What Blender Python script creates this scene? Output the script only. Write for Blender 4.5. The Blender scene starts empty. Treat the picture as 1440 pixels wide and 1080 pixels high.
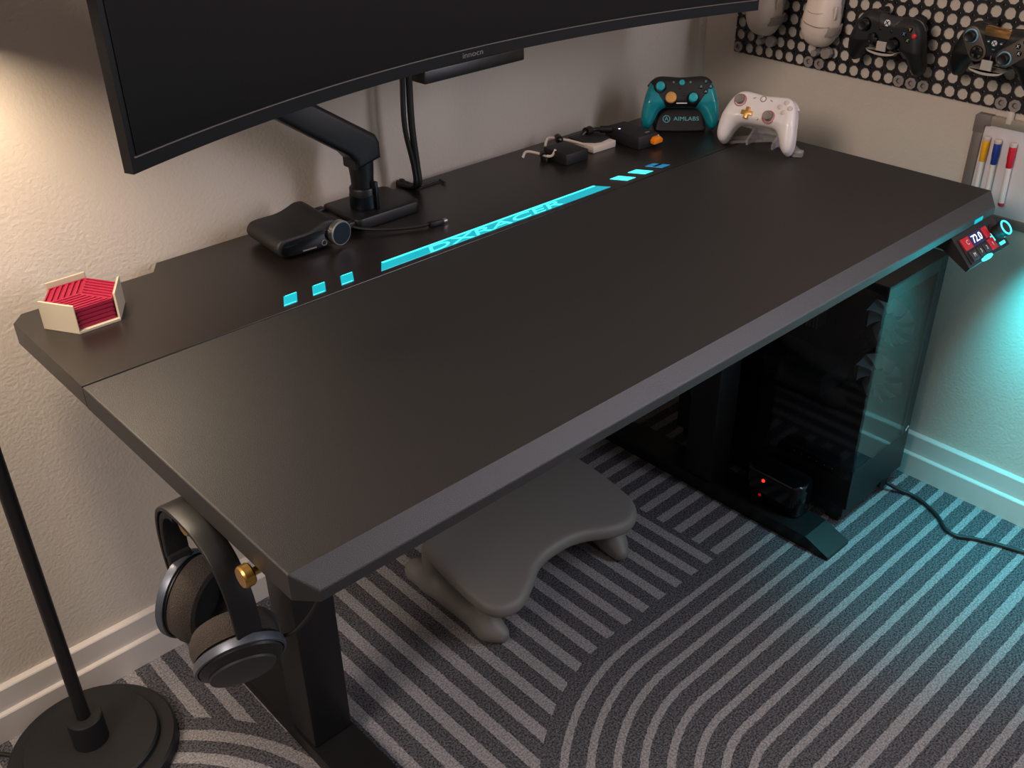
import bpy, bmesh, math, random
import numpy as np
from mathutils import Matrix, Vector, Quaternion
random.seed(4)
S = bpy.context.scene
COL = S.collection
PI = math.pi

# ------------------------------------------------------------------ camera, world, lights, exposure
def srgb(r, g, b):
    f = lambda c: c / 12.92 if c <= .04045 else ((c + .055) / 1.055) ** 2.4
    return (f(r / 255), f(g / 255), f(b / 255), 1)

cam = bpy.data.cameras.new('camera')
camo = bpy.data.objects.new('camera', cam)
COL.objects.link(camo)
camo.matrix_world = Matrix(((0.733137, 0.361680, -0.575932, -0.313202), (-0.679954, 0.373463, -0.631022, -1.398486), (-0.013138, 0.854232, 0.519725, 1.340183), (0.000000, 0.000000, 0.000000, 1.000000)))
cam.sensor_width = 36
cam.lens = 36 * 1411.66 / 1440
cam.clip_start = .05
S.camera = camo

w = bpy.data.worlds.new('world')
S.world = w
w.use_nodes = True
w.node_tree.nodes['Background'].inputs[0].default_value = (.85, .84, .86, 1)
w.node_tree.nodes['Background'].inputs[1].default_value = .16

def light(name, kind, loc, energy, color, target=None, **kw):
    d = bpy.data.lights.new(name, kind)
    d.energy = energy
    d.color = color
    for k, v in kw.items():
        setattr(d, k, v)
    o = bpy.data.objects.new(name, d)
    COL.objects.link(o)
    o.location = loc
    if target is not None:
        o.rotation_euler = (Vector(target) - Vector(loc)).to_track_quat('-Z', 'Y').to_euler()
    return o

# unseen warm fill added at the left, to brighten room and right wall
light('warm_fill', 'AREA', (-1.35, -.8, 2.05), 36, (1, .84, .74), (1.2, -.6, .7), shape='DISK', size=.9)
# unseen cool fill added against the right wall for desk bevel and back wall
light('cool_fill', 'AREA', (1.54, -1.65, 1.35), 37, (.87, .85, 1), (.2, -1.25, 1.15), shape='RECTANGLE', size=1.0, size_y=1.2)
S.view_settings.view_transform = 'Standard'
S.view_settings.look = 'None'
S.view_settings.exposure = 0
S.view_settings.gamma = 1
S.view_settings.use_curve_mapping = False

# ------------------------------------------------------------------ materials
def M(name, col, rough=.5, metal=0, bump=None, spec=.5, noise=None, emit=None, coat=0, rnoise=None):
    m = bpy.data.materials.new(name)
    m.use_nodes = True
    nt = m.node_tree
    N, L = nt.nodes, nt.links
    b = N['Principled BSDF']
    c = srgb(*col)
    b.inputs['Base Color'].default_value = c
    b.inputs['Roughness'].default_value = rough
    b.inputs['Metallic'].default_value = metal
    b.inputs['Specular IOR Level'].default_value = spec
    b.inputs['Coat Weight'].default_value = coat
    tc = N.new('ShaderNodeTexCoord')
    def nz(scale, detail=3):
        n = N.new('ShaderNodeTexNoise')
        n.inputs['Scale'].default_value = scale
        n.inputs['Detail'].default_value = detail
        L.new(tc.outputs['Object'], n.inputs['Vector'])
        return n
    sc, am = noise or (25, .06)
    n = nz(sc)
    mx = N.new('ShaderNodeMix')
    mx.data_type = 'RGBA'
    mx.inputs[6].default_value = tuple(x * (1 - am) for x in c[:3]) + (1,)
    mx.inputs[7].default_value = tuple(min(1, x * (1 + am)) for x in c[:3]) + (1,)
    L.new(n.outputs['Fac'], mx.inputs[0])
    L.new(mx.outputs[2], b.inputs['Base Color'])
    if bump:
        bn = nz(bump[0], bump[2] if len(bump) > 2 else 2)
        bp = N.new('ShaderNodeBump')
        bp.inputs['Strength'].default_value = bump[1]
        bp.inputs['Distance'].default_value = bump[3] if len(bump) > 3 else .002
        L.new(bn.outputs['Fac'], bp.inputs['Height'])
        L.new(bp.outputs['Normal'], b.inputs['Normal'])
    if emit:
        b.inputs['Emission Color'].default_value = srgb(*emit[0])
        b.inputs['Emission Strength'].default_value = emit[1]
    return m

def glass_mat(name, tint, rough=.02, fres=1.5, body=None):
    """thin pane: tinted see-through sheet with a Fresnel reflection; body = (colour, share) of a milky diffuse part"""
    m = bpy.data.materials.new(name)
    m.use_nodes = True
    N, L = m.node_tree.nodes, m.node_tree.links
    N.remove(N['Principled BSDF'])
    out = N['Material Output']
    t = N.new('ShaderNodeBsdfTransparent')
    t.inputs[0].default_value = tint + (1,)
    src = t.outputs[0]
    if body:
        d = N.new('ShaderNodeBsdfDiffuse')
        d.inputs[0].default_value = srgb(*body[0])
        mx = N.new('ShaderNodeMixShader')
        mx.inputs[0].default_value = body[1]
        L.new(src, mx.inputs[1])
        L.new(d.outputs[0], mx.inputs[2])
        src = mx.outputs[0]
    g = N.new('ShaderNodeBsdfGlossy')
    g.inputs['Roughness'].default_value = rough
    f = N.new('ShaderNodeFresnel')
    ge = N.new('ShaderNodeNewGeometry')
    mr = N.new('ShaderNodeMapRange')           # same reflectance on both faces of the sheet
    mr.inputs[3].default_value = fres
    mr.inputs[4].default_value = 1 / fres
    L.new(ge.outputs['Backfacing'], mr.inputs[0])
    L.new(mr.outputs[0], f.inputs[0])
    mx = N.new('ShaderNodeMixShader')
    L.new(f.outputs[0], mx.inputs[0])
    L.new(src, mx.inputs[1])
    L.new(g.outputs[0], mx.inputs[2])
    L.new(mx.outputs[0], out.inputs[0])
    return m

WALL = M('wall_paint', (199, 187, 174), .75, bump=(170, .5, 3), noise=(3, .02), spec=.3)
TRIM = M('white_trim', (205, 196, 188), .5, noise=(8, .02))
FLOORM = M('floor_board', (70, 64, 60), .6)
CEIL = M('ceiling_paint', (215, 208, 200), .8)
DESKF = M('desk_front_laminate', (16, 13, 12), .54, bump=(1100, 1, 1, .0004), noise=(900, .3), spec=1.0)
DESKF.node_tree.nodes['Principled BSDF'].inputs['IOR'].default_value = 1.5
DESKR = M('desk_rear_laminate', (26, 21, 19), .34, bump=(900, 1, 1, .00004), spec=.7)
STEEL = M('black_powder_coat', (15, 14, 14), .45, bump=(600, 1, 1, .0001))
BLK = M('black_plastic', (14, 13, 14), .42, bump=(700, 1, 1, .00008))
MATT = M('matt_black', (19, 18, 19), .55, bump=(500, 1, 1, .00012))
GLOSS = M('gloss_black', (8, 8, 10), .12)
SCREEN = M('screen_off', (10, 7, 11), .30, spec=.25, noise=(5, .05))
BEZEL = M('bezel_black', (8, 9, 11), .42, spec=.3)
TEALLED = M('teal_led', (10, 120, 130), .3, emit=((12, 172, 190), .9))
TEALHOT = M('teal_led_bright', (60, 220, 225), .3, emit=((70, 236, 240), 1.3))
TEALDIM = M('teal_led_dim', (10, 60, 80), .3, emit=((30, 130, 180), .8))
CREAM = M('cream_plastic', (178, 167, 146), .55, bump=(300, .08))
PINK = M('magenta_plastic', (142, 0, 46), .55, bump=(300, .08))
SILVER = M('brushed_silver', (190, 188, 184), .3, 1)
DARKSIL = M('dark_metal', (60, 66, 74), .35, 1)
WHITE = M('white_plastic', (225, 218, 212), .42)
OFFW = M('warm_white_plastic', (206, 190, 176), .5, bump=(300, .06))
ORANGE = M('orange_plastic', (235, 130, 10), .45)
TEAL = M('translucent_teal', (16, 134, 144), .24, coat=.1, noise=(60, .35))
TEALK = M('teal_rubber', (10, 160, 170), .45)
GOLD = M('gold_metal', (226, 170, 100), .35, .75)
BRASS = M('brass', (205, 160, 84), .3, 1)
PALEC = M('pale_translucent_white', (226, 217, 213), .3, coat=.2)
ROSE = M('rose_ring', (190, 110, 105), .4)
GREYR = M('grey_rubber', (128, 118, 108), .6)
GREYP = M('grey_print_plastic', (140, 130, 124), .55, bump=(400, .15))
GREYL = M('light_grey_print_plastic', (176, 166, 156), .55, bump=(400, .15))
BOARDM = M('pegboard_black', (16, 15, 17), .5)
FABRIC = M('brown_black_mesh_fabric', (58, 50, 43), .9, bump=(900, .9, 1), noise=(600, .4))
BLKFAB = M('black_foam', (9, 8, 8), .95, bump=(600, .5))
RUBBER = M('black_rubber', (14, 13, 13), .55)
FOOTR = M('grey_silicone', (114, 109, 104), .55, noise=(4, .03))
MODGREY = M('gunmetal_module', (92, 82, 74), .4, .4)
FRAMEM = M('grey_frame_metal', (120, 112, 106), .45, .3)
CAPG = M('grey_corner_plastic', (112, 102, 98), .5)
BOARDW = M('whiteboard_enamel', (214, 204, 206), .25)
YEL = M('yellow_plastic', (235, 170, 20), .4)
BLU = M('blue_plastic', (24, 58, 140), .4)
RED = M('red_plastic', (200, 22, 40), .4)
WHITEINK = M('white_print', (220, 216, 212), .6)
DIMINK = M('pale_grey_print', (120, 116, 114), .6)
TEALINK = M('pale_teal_print', (110, 190, 196), .6)
REDLED = M('red_led', (255, 20, 5), .3, emit=((255, 40, 20), 3.0))
REDDIM = M('red_led_dim', (120, 10, 5), .3, emit=((190, 20, 10), .5))
DISP = M('display_digits', (220, 225, 255), .3, emit=((215, 225, 255), 1.6))
DISPB = M('display_panel', (20, 20, 60), .2, emit=((40, 40, 120), .35))
BLUELED = M('blue_white_led', (200, 210, 255), .3, emit=((190, 205, 255), 2.0))
SHADE = M('lamp_shade_inner', (220, 210, 195), .6)
BULB = M('bulb_glass', (255, 230, 200), .4, emit=((255, 214, 160), 6))
BUTGREY = M('dim_button', (40, 38, 42), .5)
FANM = M('fan_plastic', (236, 236, 238), .5)
PCBM = M('circuit_board', (16, 17, 20), .5, noise=(200, .4))
RINGM = M('headphone_ring_metal', (92, 97, 106), .38, .6)
PCGLASS = glass_mat('tinted_glass', (.74, .76, .78), .02, 1.6)
CLEAR = glass_mat('clear_acrylic', (.86, .86, .88), .08, 1.5, ((190, 184, 182), .35))

def rug_mat():
    m = bpy.data.materials.new('striped_rug_pile')
    m.use_nodes = True
    N, L = m.node_tree.nodes, m.node_tree.links
    b = N['Principled BSDF']
    b.inputs['Roughness'].default_value = .95
    b.inputs['Specular IOR Level'].default_value = .1
    tc = N.new('ShaderNodeTexCoord')
    def nz(scale, detail):
        n = N.new('ShaderNodeTexNoise')
        n.inputs['Scale'].default_value = scale
        n.inputs['Detail'].default_value = detail
        L.new(tc.outputs['Object'], n.inputs['Vector'])
        return n
    # ragged stripe edges: push the coordinates around by a few millimetres
    n0 = nz(110, 2)
    v1 = N.new('ShaderNodeVectorMath'); v1.operation = 'SUBTRACT'
    L.new(n0.outputs['Color'], v1.inputs[0]); v1.inputs[1].default_value = (.5, .5, .5)
    v2 = N.new('ShaderNodeVectorMath'); v2.operation = 'SCALE'
    L.new(v1.outputs[0], v2.inputs[0]); v2.inputs['Scale'].default_value = .0045
    v3 = N.new('ShaderNodeVectorMath'); v3.operation = 'ADD'
    L.new(v2.outputs[0], v3.inputs[0]); L.new(tc.outputs['Object'], v3.inputs[1])
    sp = N.new('ShaderNodeSeparateXYZ')
    L.new(v3.outputs[0], sp.inputs[0])
    X, Y = sp.outputs[0], sp.outputs[1]
    def mt(op, a, c=None, d=None):
        n = N.new('ShaderNodeMath'); n.operation = op
        for i, v in enumerate((a, c, d)):
            if v is None: continue
            if isinstance(v, (int, float)): n.inputs[i].default_value = v
            else: L.new(v, n.inputs[i])
        return n.outputs[0]
    def ray_dist(cx, cy, sgn):
        """distance to the ray that starts at (cx, cy) and runs along sgn * x"""
        dx = mt('MULTIPLY', mt('SUBTRACT', X, cx), sgn)
        dx = mt('MINIMUM', dx, 0)
        dy = mt('SUBTRACT', Y, cy)
        return mt('SQRT', mt('ADD', mt('MULTIPLY', dx, dx), mt('MULTIPLY', dy, dy)))
    def stripes(t, pitch, half):
        """1 where t is within half of a multiple of pitch"""
        r = mt('SUBTRACT', mt('MODULO', mt('ADD', t, pitch * 200.5), pitch), pitch / 2)
        return mt('LESS_THAN', mt('ABSOLUTE', r), half)
    d1 = ray_dist(.715, -1.0, 1)
    d2 = ray_dist(-.22, -.50, -1)
    arcs1 = mt('MULTIPLY', stripes(mt('SUBTRACT', d1, .4215), .0419, .0068), mt('LESS_THAN', d1, .435))
    arcs2 = mt('MULTIPLY', stripes(mt('SUBTRACT', d2, .385), .0445, .0105), mt('LESS_THAN', d2, .40))
    far = mt('MULTIPLY', mt('GREATER_THAN', d1, .459), mt('GREATER_THAN', d2, .42))
    inB = mt('GREATER_THAN', X, 1.006)
    inB2 = mt('MULTIPLY', mt('GREATER_THAN', X, 1.020), mt('GREATER_THAN', Y, -.545))
    A = mt('MULTIPLY', stripes(mt('SUBTRACT', X, .4115), .0485, .0108), mt('SUBTRACT', 1, inB))
    B = mt('MULTIPLY', stripes(mt('ADD', Y, .250), .0465, .0100), inB2)
    AB = mt('MULTIPLY', mt('MAXIMUM', A, B), far)
    fac = mt('MAXIMUM', mt('MAXIMUM', arcs1, arcs2), AB)
    fl = nz(300, 3); fl2 = nz(150, 2)
    def ramp(a, c2, n):
        r = N.new('ShaderNodeMix'); r.data_type = 'RGBA'
        mr = N.new('ShaderNodeMapRange')
        mr.inputs[1].default_value = .36; mr.inputs[2].default_value = .64
        L.new(n.outputs['Fac'], mr.inputs[0])
        L.new(mr.outputs[0], r.inputs[0])
        r.inputs[6].default_value = srgb(*a); r.inputs[7].default_value = srgb(*c2)
        return r.outputs[2]
    dark = ramp((44, 44, 47), (106, 104, 107), fl)
    lite = ramp((114, 112, 113), (164, 159, 158), fl)
    mx = N.new('ShaderNodeMix'); mx.data_type = 'RGBA'
    L.new(fac, mx.inputs[0]); L.new(dark, mx.inputs[6]); L.new(lite, mx.inputs[7])
    L.new(mx.outputs[2], b.inputs['Base Color'])
    bp = N.new('ShaderNodeBump')
    bp.inputs['Strength'].default_value = .9; bp.inputs['Distance'].default_value = .003
    hh = mt('ADD', fl.outputs['Fac'], mt('MULTIPLY', fac, .25))
    L.new(hh, bp.inputs['Height'])
    L.new(bp.outputs['Normal'], b.inputs['Normal'])
    return m

# ------------------------------------------------------------------ mesh helpers (all return (verts, faces))
def box(x0, x1, y0, y1, z0, z1, bev=0, seg=2):
    bm = bmesh.new()
    bmesh.ops.create_cube(bm, size=1)
    for v in bm.verts:
        v.co = ((x0 + x1) / 2 + v.co.x * (x1 - x0), (y0 + y1) / 2 + v.co.y * (y1 - y0), (z0 + z1) / 2 + v.co.z * (z1 - z0))
    if bev:
        bmesh.ops.bevel(bm, geom=bm.edges[:], offset=bev, segments=seg, affect='EDGES', profile=.5)
    return dump(bm)

def dump(bm):
    bm.verts.index_update()
    r = ([tuple(v.co) for v in bm.verts], [[v.index for v in f.verts] for f in bm.faces])
    bm.free()
    return r

def xf(g, m):
    return ([tuple(m @ Vector(v)) for v in g[0]], g[1])

def join(*gs):
    V, F = [], []
    for g in gs:
        k = len(V)
        V += list(g[0])
        F += [[i + k for i in f] for f in g[1]]
    return V, F

def prism(pts, z0, z1, bev=0, seg=2):
    """polygon in xy extruded along z"""
    bm = bmesh.new()
    a = [bm.verts.new((x, y, z0)) for x, y in pts]
    c = [bm.verts.new((x, y, z1)) for x, y in pts]
    n = len(pts)
    bm.faces.new(a[::-1]); bm.faces.new(c)
    for i in range(n):
        bm.faces.new((a[i], a[(i + 1) % n], c[(i + 1) % n], c[i]))
    bmesh.ops.recalc_face_normals(bm, faces=bm.faces[:])
    if bev:
        es = [e for e in bm.edges if abs(e.verts[0].co.z - e.verts[1].co.z) < 1e-9]
        bmesh.ops.bevel(bm, geom=es, offset=bev, segments=seg, affect='EDGES', profile=.5)
    return dump(bm)

AX = {'z': Matrix.Identity(4), 'x': Matrix(((0, 0, 1, 0), (1, 0, 0, 0), (0, 1, 0, 0), (0, 0, 0, 1))),
      'y': Matrix(((0, 1, 0, 0), (0, 0, 1, 0), (1, 0, 0, 0), (0, 0, 0, 1)))}

def T(x, y, z):
    return Matrix.Translation((x, y, z))

def R(a, ax):
    return Matrix.Rotation(math.radians(a), 4, ax)

def lathe(prof, n=32):
    """(r, z) profile around z; ends with r == 0 close to a point"""
    V, F, rings = [], [], []
    for r, z in prof:
        if r < 1e-7:
            rings.append([len(V)]); V.append((0, 0, z))
        else:
            rings.append(list(range(len(V), len(V) + n)))
            V += [(r * math.cos(2 * PI * i / n), r * math.sin(2 * PI * i / n), z) for i in range(n)]
    for a, c in zip(rings, rings[1:]):
        if len(a) == 1 and len(c) == 1: continue
        for i in range(n):
            j = (i + 1) % n
            if len(a) == 1: F.append([a[0], c[j], c[i]])
            elif len(c) == 1: F.append([a[i], a[j], c[0]])
            else: F.append([a[i], a[j], c[j], c[i]])
    return V, F

def cyl(r, z0, z1, n=32, b=0):
    b = b or min(r, abs(z1 - z0)) * .08
    return lathe([(0, z0), (r - b, z0), (r, z0 + b), (r, z1 - b), (r - b, z1), (0, z1)], n)

def torus(r, t, n=32, k=8):
    V = []; F = []
    for i in range(n):
        a = 2 * PI * i / n
        for j in range(k):
            c = 2 * PI * j / k
            V.append(((r + t * math.cos(c)) * math.cos(a), (r + t * math.cos(c)) * math.sin(a), t * math.sin(c)))
    for i in range(n):
        for j in range(k):
            F.append([i * k + j, ((i + 1) % n) * k + j, ((i + 1) % n) * k + (j + 1) % k, i * k + (j + 1) % k])
    return V, F

def smooth_path(P, n=8):
    P = [Vector(p) for p in P]
    if len(P) < 3: return P
    Q = [P[0] * 2 - P[1]] + P + [P[-1] * 2 - P[-2]]
    out = []
    for i in range(1, len(Q) - 2):
        a, b, c, d = Q[i - 1:i + 3]
        for k in range(n):
            t = k / n
            out.append(.5 * ((2 * b) + (c - a) * t + (2 * a - 5 * b + 4 * c - d) * t * t + (3 * b - a - 3 * c + d) * t ** 3))
    out.append(P[-1])
    return out

def sweep(path, sec, n=8, up=None, smooth=True):
    """a closed section [(u, v)] swept along a path; up fixes the v direction"""
    P = smooth_path(path, n) if smooth else [Vector(p) for p in path]
    V, F = [], []
    k = len(sec)
    nv = None
    for i, p in enumerate(P):
        t = (P[min(i + 1, len(P) - 1)] - P[max(i - 1, 0)]).normalized()
        if up is not None:
            u = t.cross(Vector(up)).normalized()
            v = u.cross(t)
        else:
            if nv is None:
                nv = t.orthogonal().normalized()
            nv = (nv - t * nv.dot(t)).normalized()
            v = nv; u = t.cross(v)
        V += [tuple(p + u * a + v * c) for a, c in sec]
    for i in range(len(P) - 1):
        for j in range(k):
            F.append([i * k + j, i * k + (j + 1) % k, (i + 1) * k + (j + 1) % k, (i + 1) * k + j])
    F.append(list(range(k))[::-1]); F.append(list(range((len(P) - 1) * k, len(P) * k)))
    return V, F

def circ(r, k=10, sx=1, sy=1):
    return [(r * sx * math.cos(2 * PI * i / k), r * sy * math.sin(2 * PI * i / k)) for i in range(k)]

def tube(path, r, n=8, k=10):
    return sweep(path, circ(r, k), n)

def chaikin(P, it=2):
    for _ in range(it):
        Q = []
        for i in range(len(P)):
            a, c = P[i], P[(i + 1) % len(P)]
            Q += [tuple(.75 * x + .25 * y for x, y in zip(a, c)), tuple(.25 * x + .75 * y for x, y in zip(a, c))]
        P = Q
    return P

def rrect(x0, x1, y0, y1, r, k=5):
    out = []
    for cx, cy, a0 in ((x1 - r, y1 - r, 0), (x0 + r, y1 - r, 90), (x0 + r, y0 + r, 180), (x1 - r, y0 + r, 270)):
        for i in range(k + 1):
            a = math.radians(a0 + 90 * i / k)
            out.append((cx + r * math.cos(a), cy + r * math.sin(a)))
    return out

def text(s, size, depth=.0004, shear=0, sx=1, spacing=1):
    c = bpy.data.curves.new('t', 'FONT')
    c.body = s; c.size = size; c.extrude = depth / 2; c.shear = shear
    c.align_x = 'CENTER'; c.align_y = 'CENTER'; c.resolution_u = 3; c.space_character = spacing
    o = bpy.data.objects.new('t', c)
    COL.objects.link(o)
    bpy.context.view_layer.update()
    dg = bpy.context.evaluated_depsgraph_get()
    me = bpy.data.meshes.new_from_object(o.evaluated_get(dg))
    g = ([(v.co.x * sx, v.co.y, v.co.z) for v in me.vertices], [list(p.vertices) for p in me.polygons])
    bpy.data.objects.remove(o); bpy.data.curves.remove(c); bpy.data.meshes.remove(me)
    return g

# signed distance fields -> surface nets
def nets(f, lo, hi, h):
    ax = [np.arange(a - h, b + 2 * h, h) for a, b in zip(lo, hi)]
    X, Y, Z = np.meshgrid(*ax, indexing='ij')
    D = f(X, Y, Z)
    n = D.shape
    inside = D < 0
    cnt = np.zeros([k - 1 for k in n]); acc = np.zeros([k - 1 for k in n] + [3])
    sl = lambda o: tuple(slice(o[i], n[i] - 1 + o[i]) for i in range(3))
    cs = [(i, j, k) for i in (0, 1) for j in (0, 1) for k in (0, 1)]
    for a in cs:
        for i in range(3):
            if a[i]: continue
            c = list(a); c[i] = 1; c = tuple(c)
            da, dc = D[sl(a)], D[sl(c)]
            m = (da < 0) != (dc < 0)
            t = np.where(m, da / np.where(m, da - dc, 1), 0)
            for q in range(3):
                acc[..., q] += np.where(m, a[q] + (t if q == i else 0), 0)
            cnt += m
    act = cnt > 0
    idx = -np.ones(act.shape, int)
    idx[act] = np.arange(act.sum())
    ii = np.argwhere(act)
    pos = ii + acc[act] / cnt[act][:, None]
    V = [tuple(ax[q][0] + h * p[q] for q in range(3)) for p in pos]
    F = []
    for i in range(3):
        u, v = [(1, 2), (2, 0), (0, 1)][i]
        a = [slice(None)] * 3; c = [slice(None)] * 3
        a[i] = slice(0, n[i] - 1); c[i] = slice(1, n[i])
        e = inside[tuple(a)] != inside[tuple(c)]
        for p in np.argwhere(e):
            if p[u] == 0 or p[v] == 0 or p[u] >= n[u] - 1 or p[v] >= n[v] - 1: continue
            q = []
            for du, dv in ((-1, -1), (0, -1), (0, 0), (-1, 0)):
                r = p.copy(); r[u] += du; r[v] += dv
                q.append(int(idx[tuple(r)]))
            if min(q) < 0: continue
            if not inside[tuple(p)]: q = q[::-1]
            F.append(q)
    return V, F

def sd_poly(X, Y, P):
    d = np.full(X.shape, 1e9); s = np.ones(X.shape)
    n = len(P)
    for i in range(n):
        ax, ay = P[i]; bx, by = P[i - 1]
        ex, ey = bx - ax, by - ay
        wx, wy = X - ax, Y - ay
        t = np.clip((wx * ex + wy * ey) / (ex * ex + ey * ey + 1e-18), 0, 1)
        d = np.minimum(d, (wx - ex * t) ** 2 + (wy - ey * t) ** 2)
        c1 = Y >= ay; c2 = Y < by; c3 = ex * wy > ey * wx
        s = np.where((c1 & c2 & c3) | (~c1 & ~c2 & ~c3), -s, s)
    return s * np.sqrt(d)

def smin(a, b, k):
    h = np.clip(.5 + .5 * (b - a) / k, 0, 1)
    return b * (1 - h) + a * h - k * h * (1 - h)

def sd_ell(X, Y, Z, c, r):
    x, y, z = (X - c[0]) / r[0], (Y - c[1]) / r[1], (Z - c[2]) / r[2]
    k = np.sqrt(x * x + y * y + z * z)
    return (k - 1) * min(r)

def sd_cap(X, Y, Z, a, b, ra, rb):
    a = np.array(a); b = np.array(b); e = b - a
    t = np.clip(((X - a[0]) * e[0] + (Y - a[1]) * e[1] + (Z - a[2]) * e[2]) / e.dot(e), 0, 1)
    return np.sqrt((X - a[0] - e[0] * t) ** 2 + (Y - a[1] - e[1] * t) ** 2 + (Z - a[2] - e[2] * t) ** 2) - (ra + (rb - ra) * t)

# ------------------------------------------------------------------ objects
def mesh(name, g, mat, smooth=False, sharp=35):
    me = bpy.data.meshes.new(name)
    me.from_pydata(g[0], [], g[1])
    me.materials.append(mat)
    bm = bmesh.new(); bm.from_mesh(me)
    bmesh.ops.recalc_face_normals(bm, faces=bm.faces[:])
    bm.to_mesh(me); bm.free()
    if smooth:
        me.polygons.foreach_set('use_smooth', [True] * len(me.polygons))
        if sharp:
            me.set_sharp_from_angle(angle=math.radians(sharp))
    me.update()
    return me

def obj(name, g, mat, parent=None, smooth=True, sharp=35, label=None, m=None):
    o = bpy.data.objects.new(name, g if isinstance(g, bpy.types.Mesh) else mesh(name, g, mat, smooth, sharp))
    COL.objects.link(o)
    if parent is not None: o.parent = parent
    if m is not None: o.matrix_local = m
    if label: o['label'] = label
    return o

def tag(o, label, cat, group=None):
    o['label'] = label; o['category'] = cat
    if group: o['group'] = group
    return o

def thing(name, label, cat, m=None, group=None):
    o = bpy.data.objects.new(name, None)
    o.empty_display_size = .05
    COL.objects.link(o)
    if m is not None: o.matrix_world = m
    return tag(o, label, cat, group)

def struct(name, g, mat, **kw):
    o = obj(name, g, mat, **kw)
    o['kind'] = 'structure'
    return o

def dup(root, m, label):
    r = root.copy(); COL.objects.link(r); r.matrix_world = m; r['label'] = label
    for c in list(root.children):
        d = c.copy(); COL.objects.link(d); d.parent = r
        for e in c.children:
            k = e.copy(); COL.objects.link(k); k.parent = d
    return r

def frame(X, Z, loc):
    """matrix with local X along X, local Z along Z (made square), at loc"""
    z = Vector(Z).normalized(); x = Vector(X); x = (x - z * x.dot(z)).normalized(); y = z.cross(x)
    m = Matrix((x, y, z)).transposed().to_4x4()
    m.translation = loc
    return m

# ================================================================== THE ROOM
XW = 1.560
struct('floor', box(-2.2, XW, -3.6, 0, -.06, -.008), FLOORM, smooth=False)
struct('wall_back', box(-2.2, XW + .1, 0, .1, -.06, 2.5), WALL, smooth=False)
struct('wall_right', box(XW, XW + .1, -3.6, 0, -.06, 2.5), WALL, smooth=False)
struct('ceiling', box(-2.2, XW + .1, -3.6, .1, 2.5, 2.6), CEIL, smooth=False)

def skirting(along, a, c):
    pr = [(0, -.008), (.020, -.008), (.020, .0505), (.0185, .0525), (.0115, .0540), (.0115, .095), (.010, .0970), (0, .099)]
    V = []
    for s in (a, c):
        for d, z in pr:
            V.append((s, -d, z) if along == 'x' else (XW - d, s, z))
    n = len(pr)
    F = [[i, (i + 1) % n, n + (i + 1) % n, n + i] for i in range(n)] + [list(range(n)), list(range(n, 2 * n))]
    return V, F
struct('baseboard_back', skirting('x', -2.2, XW), TRIM, smooth=False)
struct('baseboard_right', skirting('y', -3.6, 0), TRIM, smooth=False)

rug = obj('rug', box(-.95, 1.541, -2.6, -.019, -.008, 0, .002), rug_mat(), smooth=False)
tag(rug, 'dark grey area rug with pale stripes and nested arcs under the desk', 'rug')

# ================================================================== DESK
desk = thing('standing_desk', 'black electric standing desk with glowing teal light strips in its top', 'desk', T(.7, -.4, 0))
DW = 1.397
def dpart(name, g, mat, parent=None, **kw):
    """part given in room coordinates"""
    if parent is None:
        return obj(name, xf(g, T(-.7, .4, 0)), mat, desk, **kw)
    return obj(name, xf(g, T(-.7, .4, 0)), mat, parent, **kw)
rear = [(0, -.2912), (0, -.068), (.018, -.046), (.210, -.046), (.228, -.018), (DW - .228, -.018), (DW - .210, -.046),
        (DW - .018, -.046), (DW, -.068), (DW, -.2912)]
dpart('rear_panel', prism(rear, .689, .7204, .0012), DESKR, smooth=False)
V = [(0, -.2928, .72), (DW, -.2928, .72), (DW, -.7486, .72), (0, -.7486, .72),
     (.019, -.769, .7018), (DW - .019, -.769, .7018), (.019, -.769, .689), (DW - .019, -.769, .689),
     (0, -.7486, .689), (DW, -.7486, .689), (0, -.2928, .689), (DW, -.2928, .689)]
F = [(3, 2, 1, 0), (3, 4, 5, 2), (4, 6, 7, 5), (3, 8, 6, 4), (2, 5, 7, 9), (8, 10, 11, 9, 7, 6), (0, 10, 8, 3), (1, 2, 9, 11), (0, 1, 11, 10)]
bm = bmesh.new()
vs = [bm.verts.new(v) for v in V]
for f in F: bm.faces.new([vs[i] for i in f])
bmesh.ops.recalc_face_normals(bm, faces=bm.faces[:])
es = [e for e in bm.edges if {e.verts[0].index, e.verts[1].index} or True]
bm.verts.index_update()
sel = [e for e in bm.edges if {e.verts[0].index, e.verts[1].index} in ({0, 3}, {1, 2}, {4, 5}, {3, 4}, {2, 5}, {0, 1})]
bmesh.ops.bevel(bm, geom=sel, offset=.0020, segments=3, affect='EDGES', profile=.5)
dpart('front_panel', dump(bm), DESKF, smooth=False)
# light strips: three slanted tiles, the long strip, three mirrored tiles
def para(xc, hw, sl, y0=-.2795, y1=-.2525):
    return [(xc - hw - sl, y0), (xc + hw - sl, y0), (xc + hw + sl, y1), (xc - hw + sl, y1)]
for i, xc in enumerate((.3065, .3535, .4015)):
    s_ = dpart('light_tile', prism(para(xc, .0108, .008), .716, .7212, .0006), TEALLED, smooth=False)
    dpart('light_edge', box(xc - .009 + .008, xc + .009 + .008, -.2545, -.2535, .7212, .7216), TEALHOT, s_, smooth=False)
    dpart('light_edge', box(xc - .009 - .008, xc + .009 - .008, -.2787, -.2777, .7212, .7216), TEALHOT, s_, smooth=False)
for i, xc in enumerate((.9955, 1.0435)):
    s_ = dpart('light_tile', prism(para(xc, .0115, -.008), .716, .7212, .0006), TEALHOT, smooth=False)
s_ = dpart('light_tile', prism(para(1.091, .0115, -.008), .716, .7212, .0006), TEALDIM, smooth=False)
dpart('dark_bar', prism(para(1.0917, .0118, -.0012, -.2685, -.2635), .7212, .7216), GLOSS, s_, smooth=False)
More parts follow.
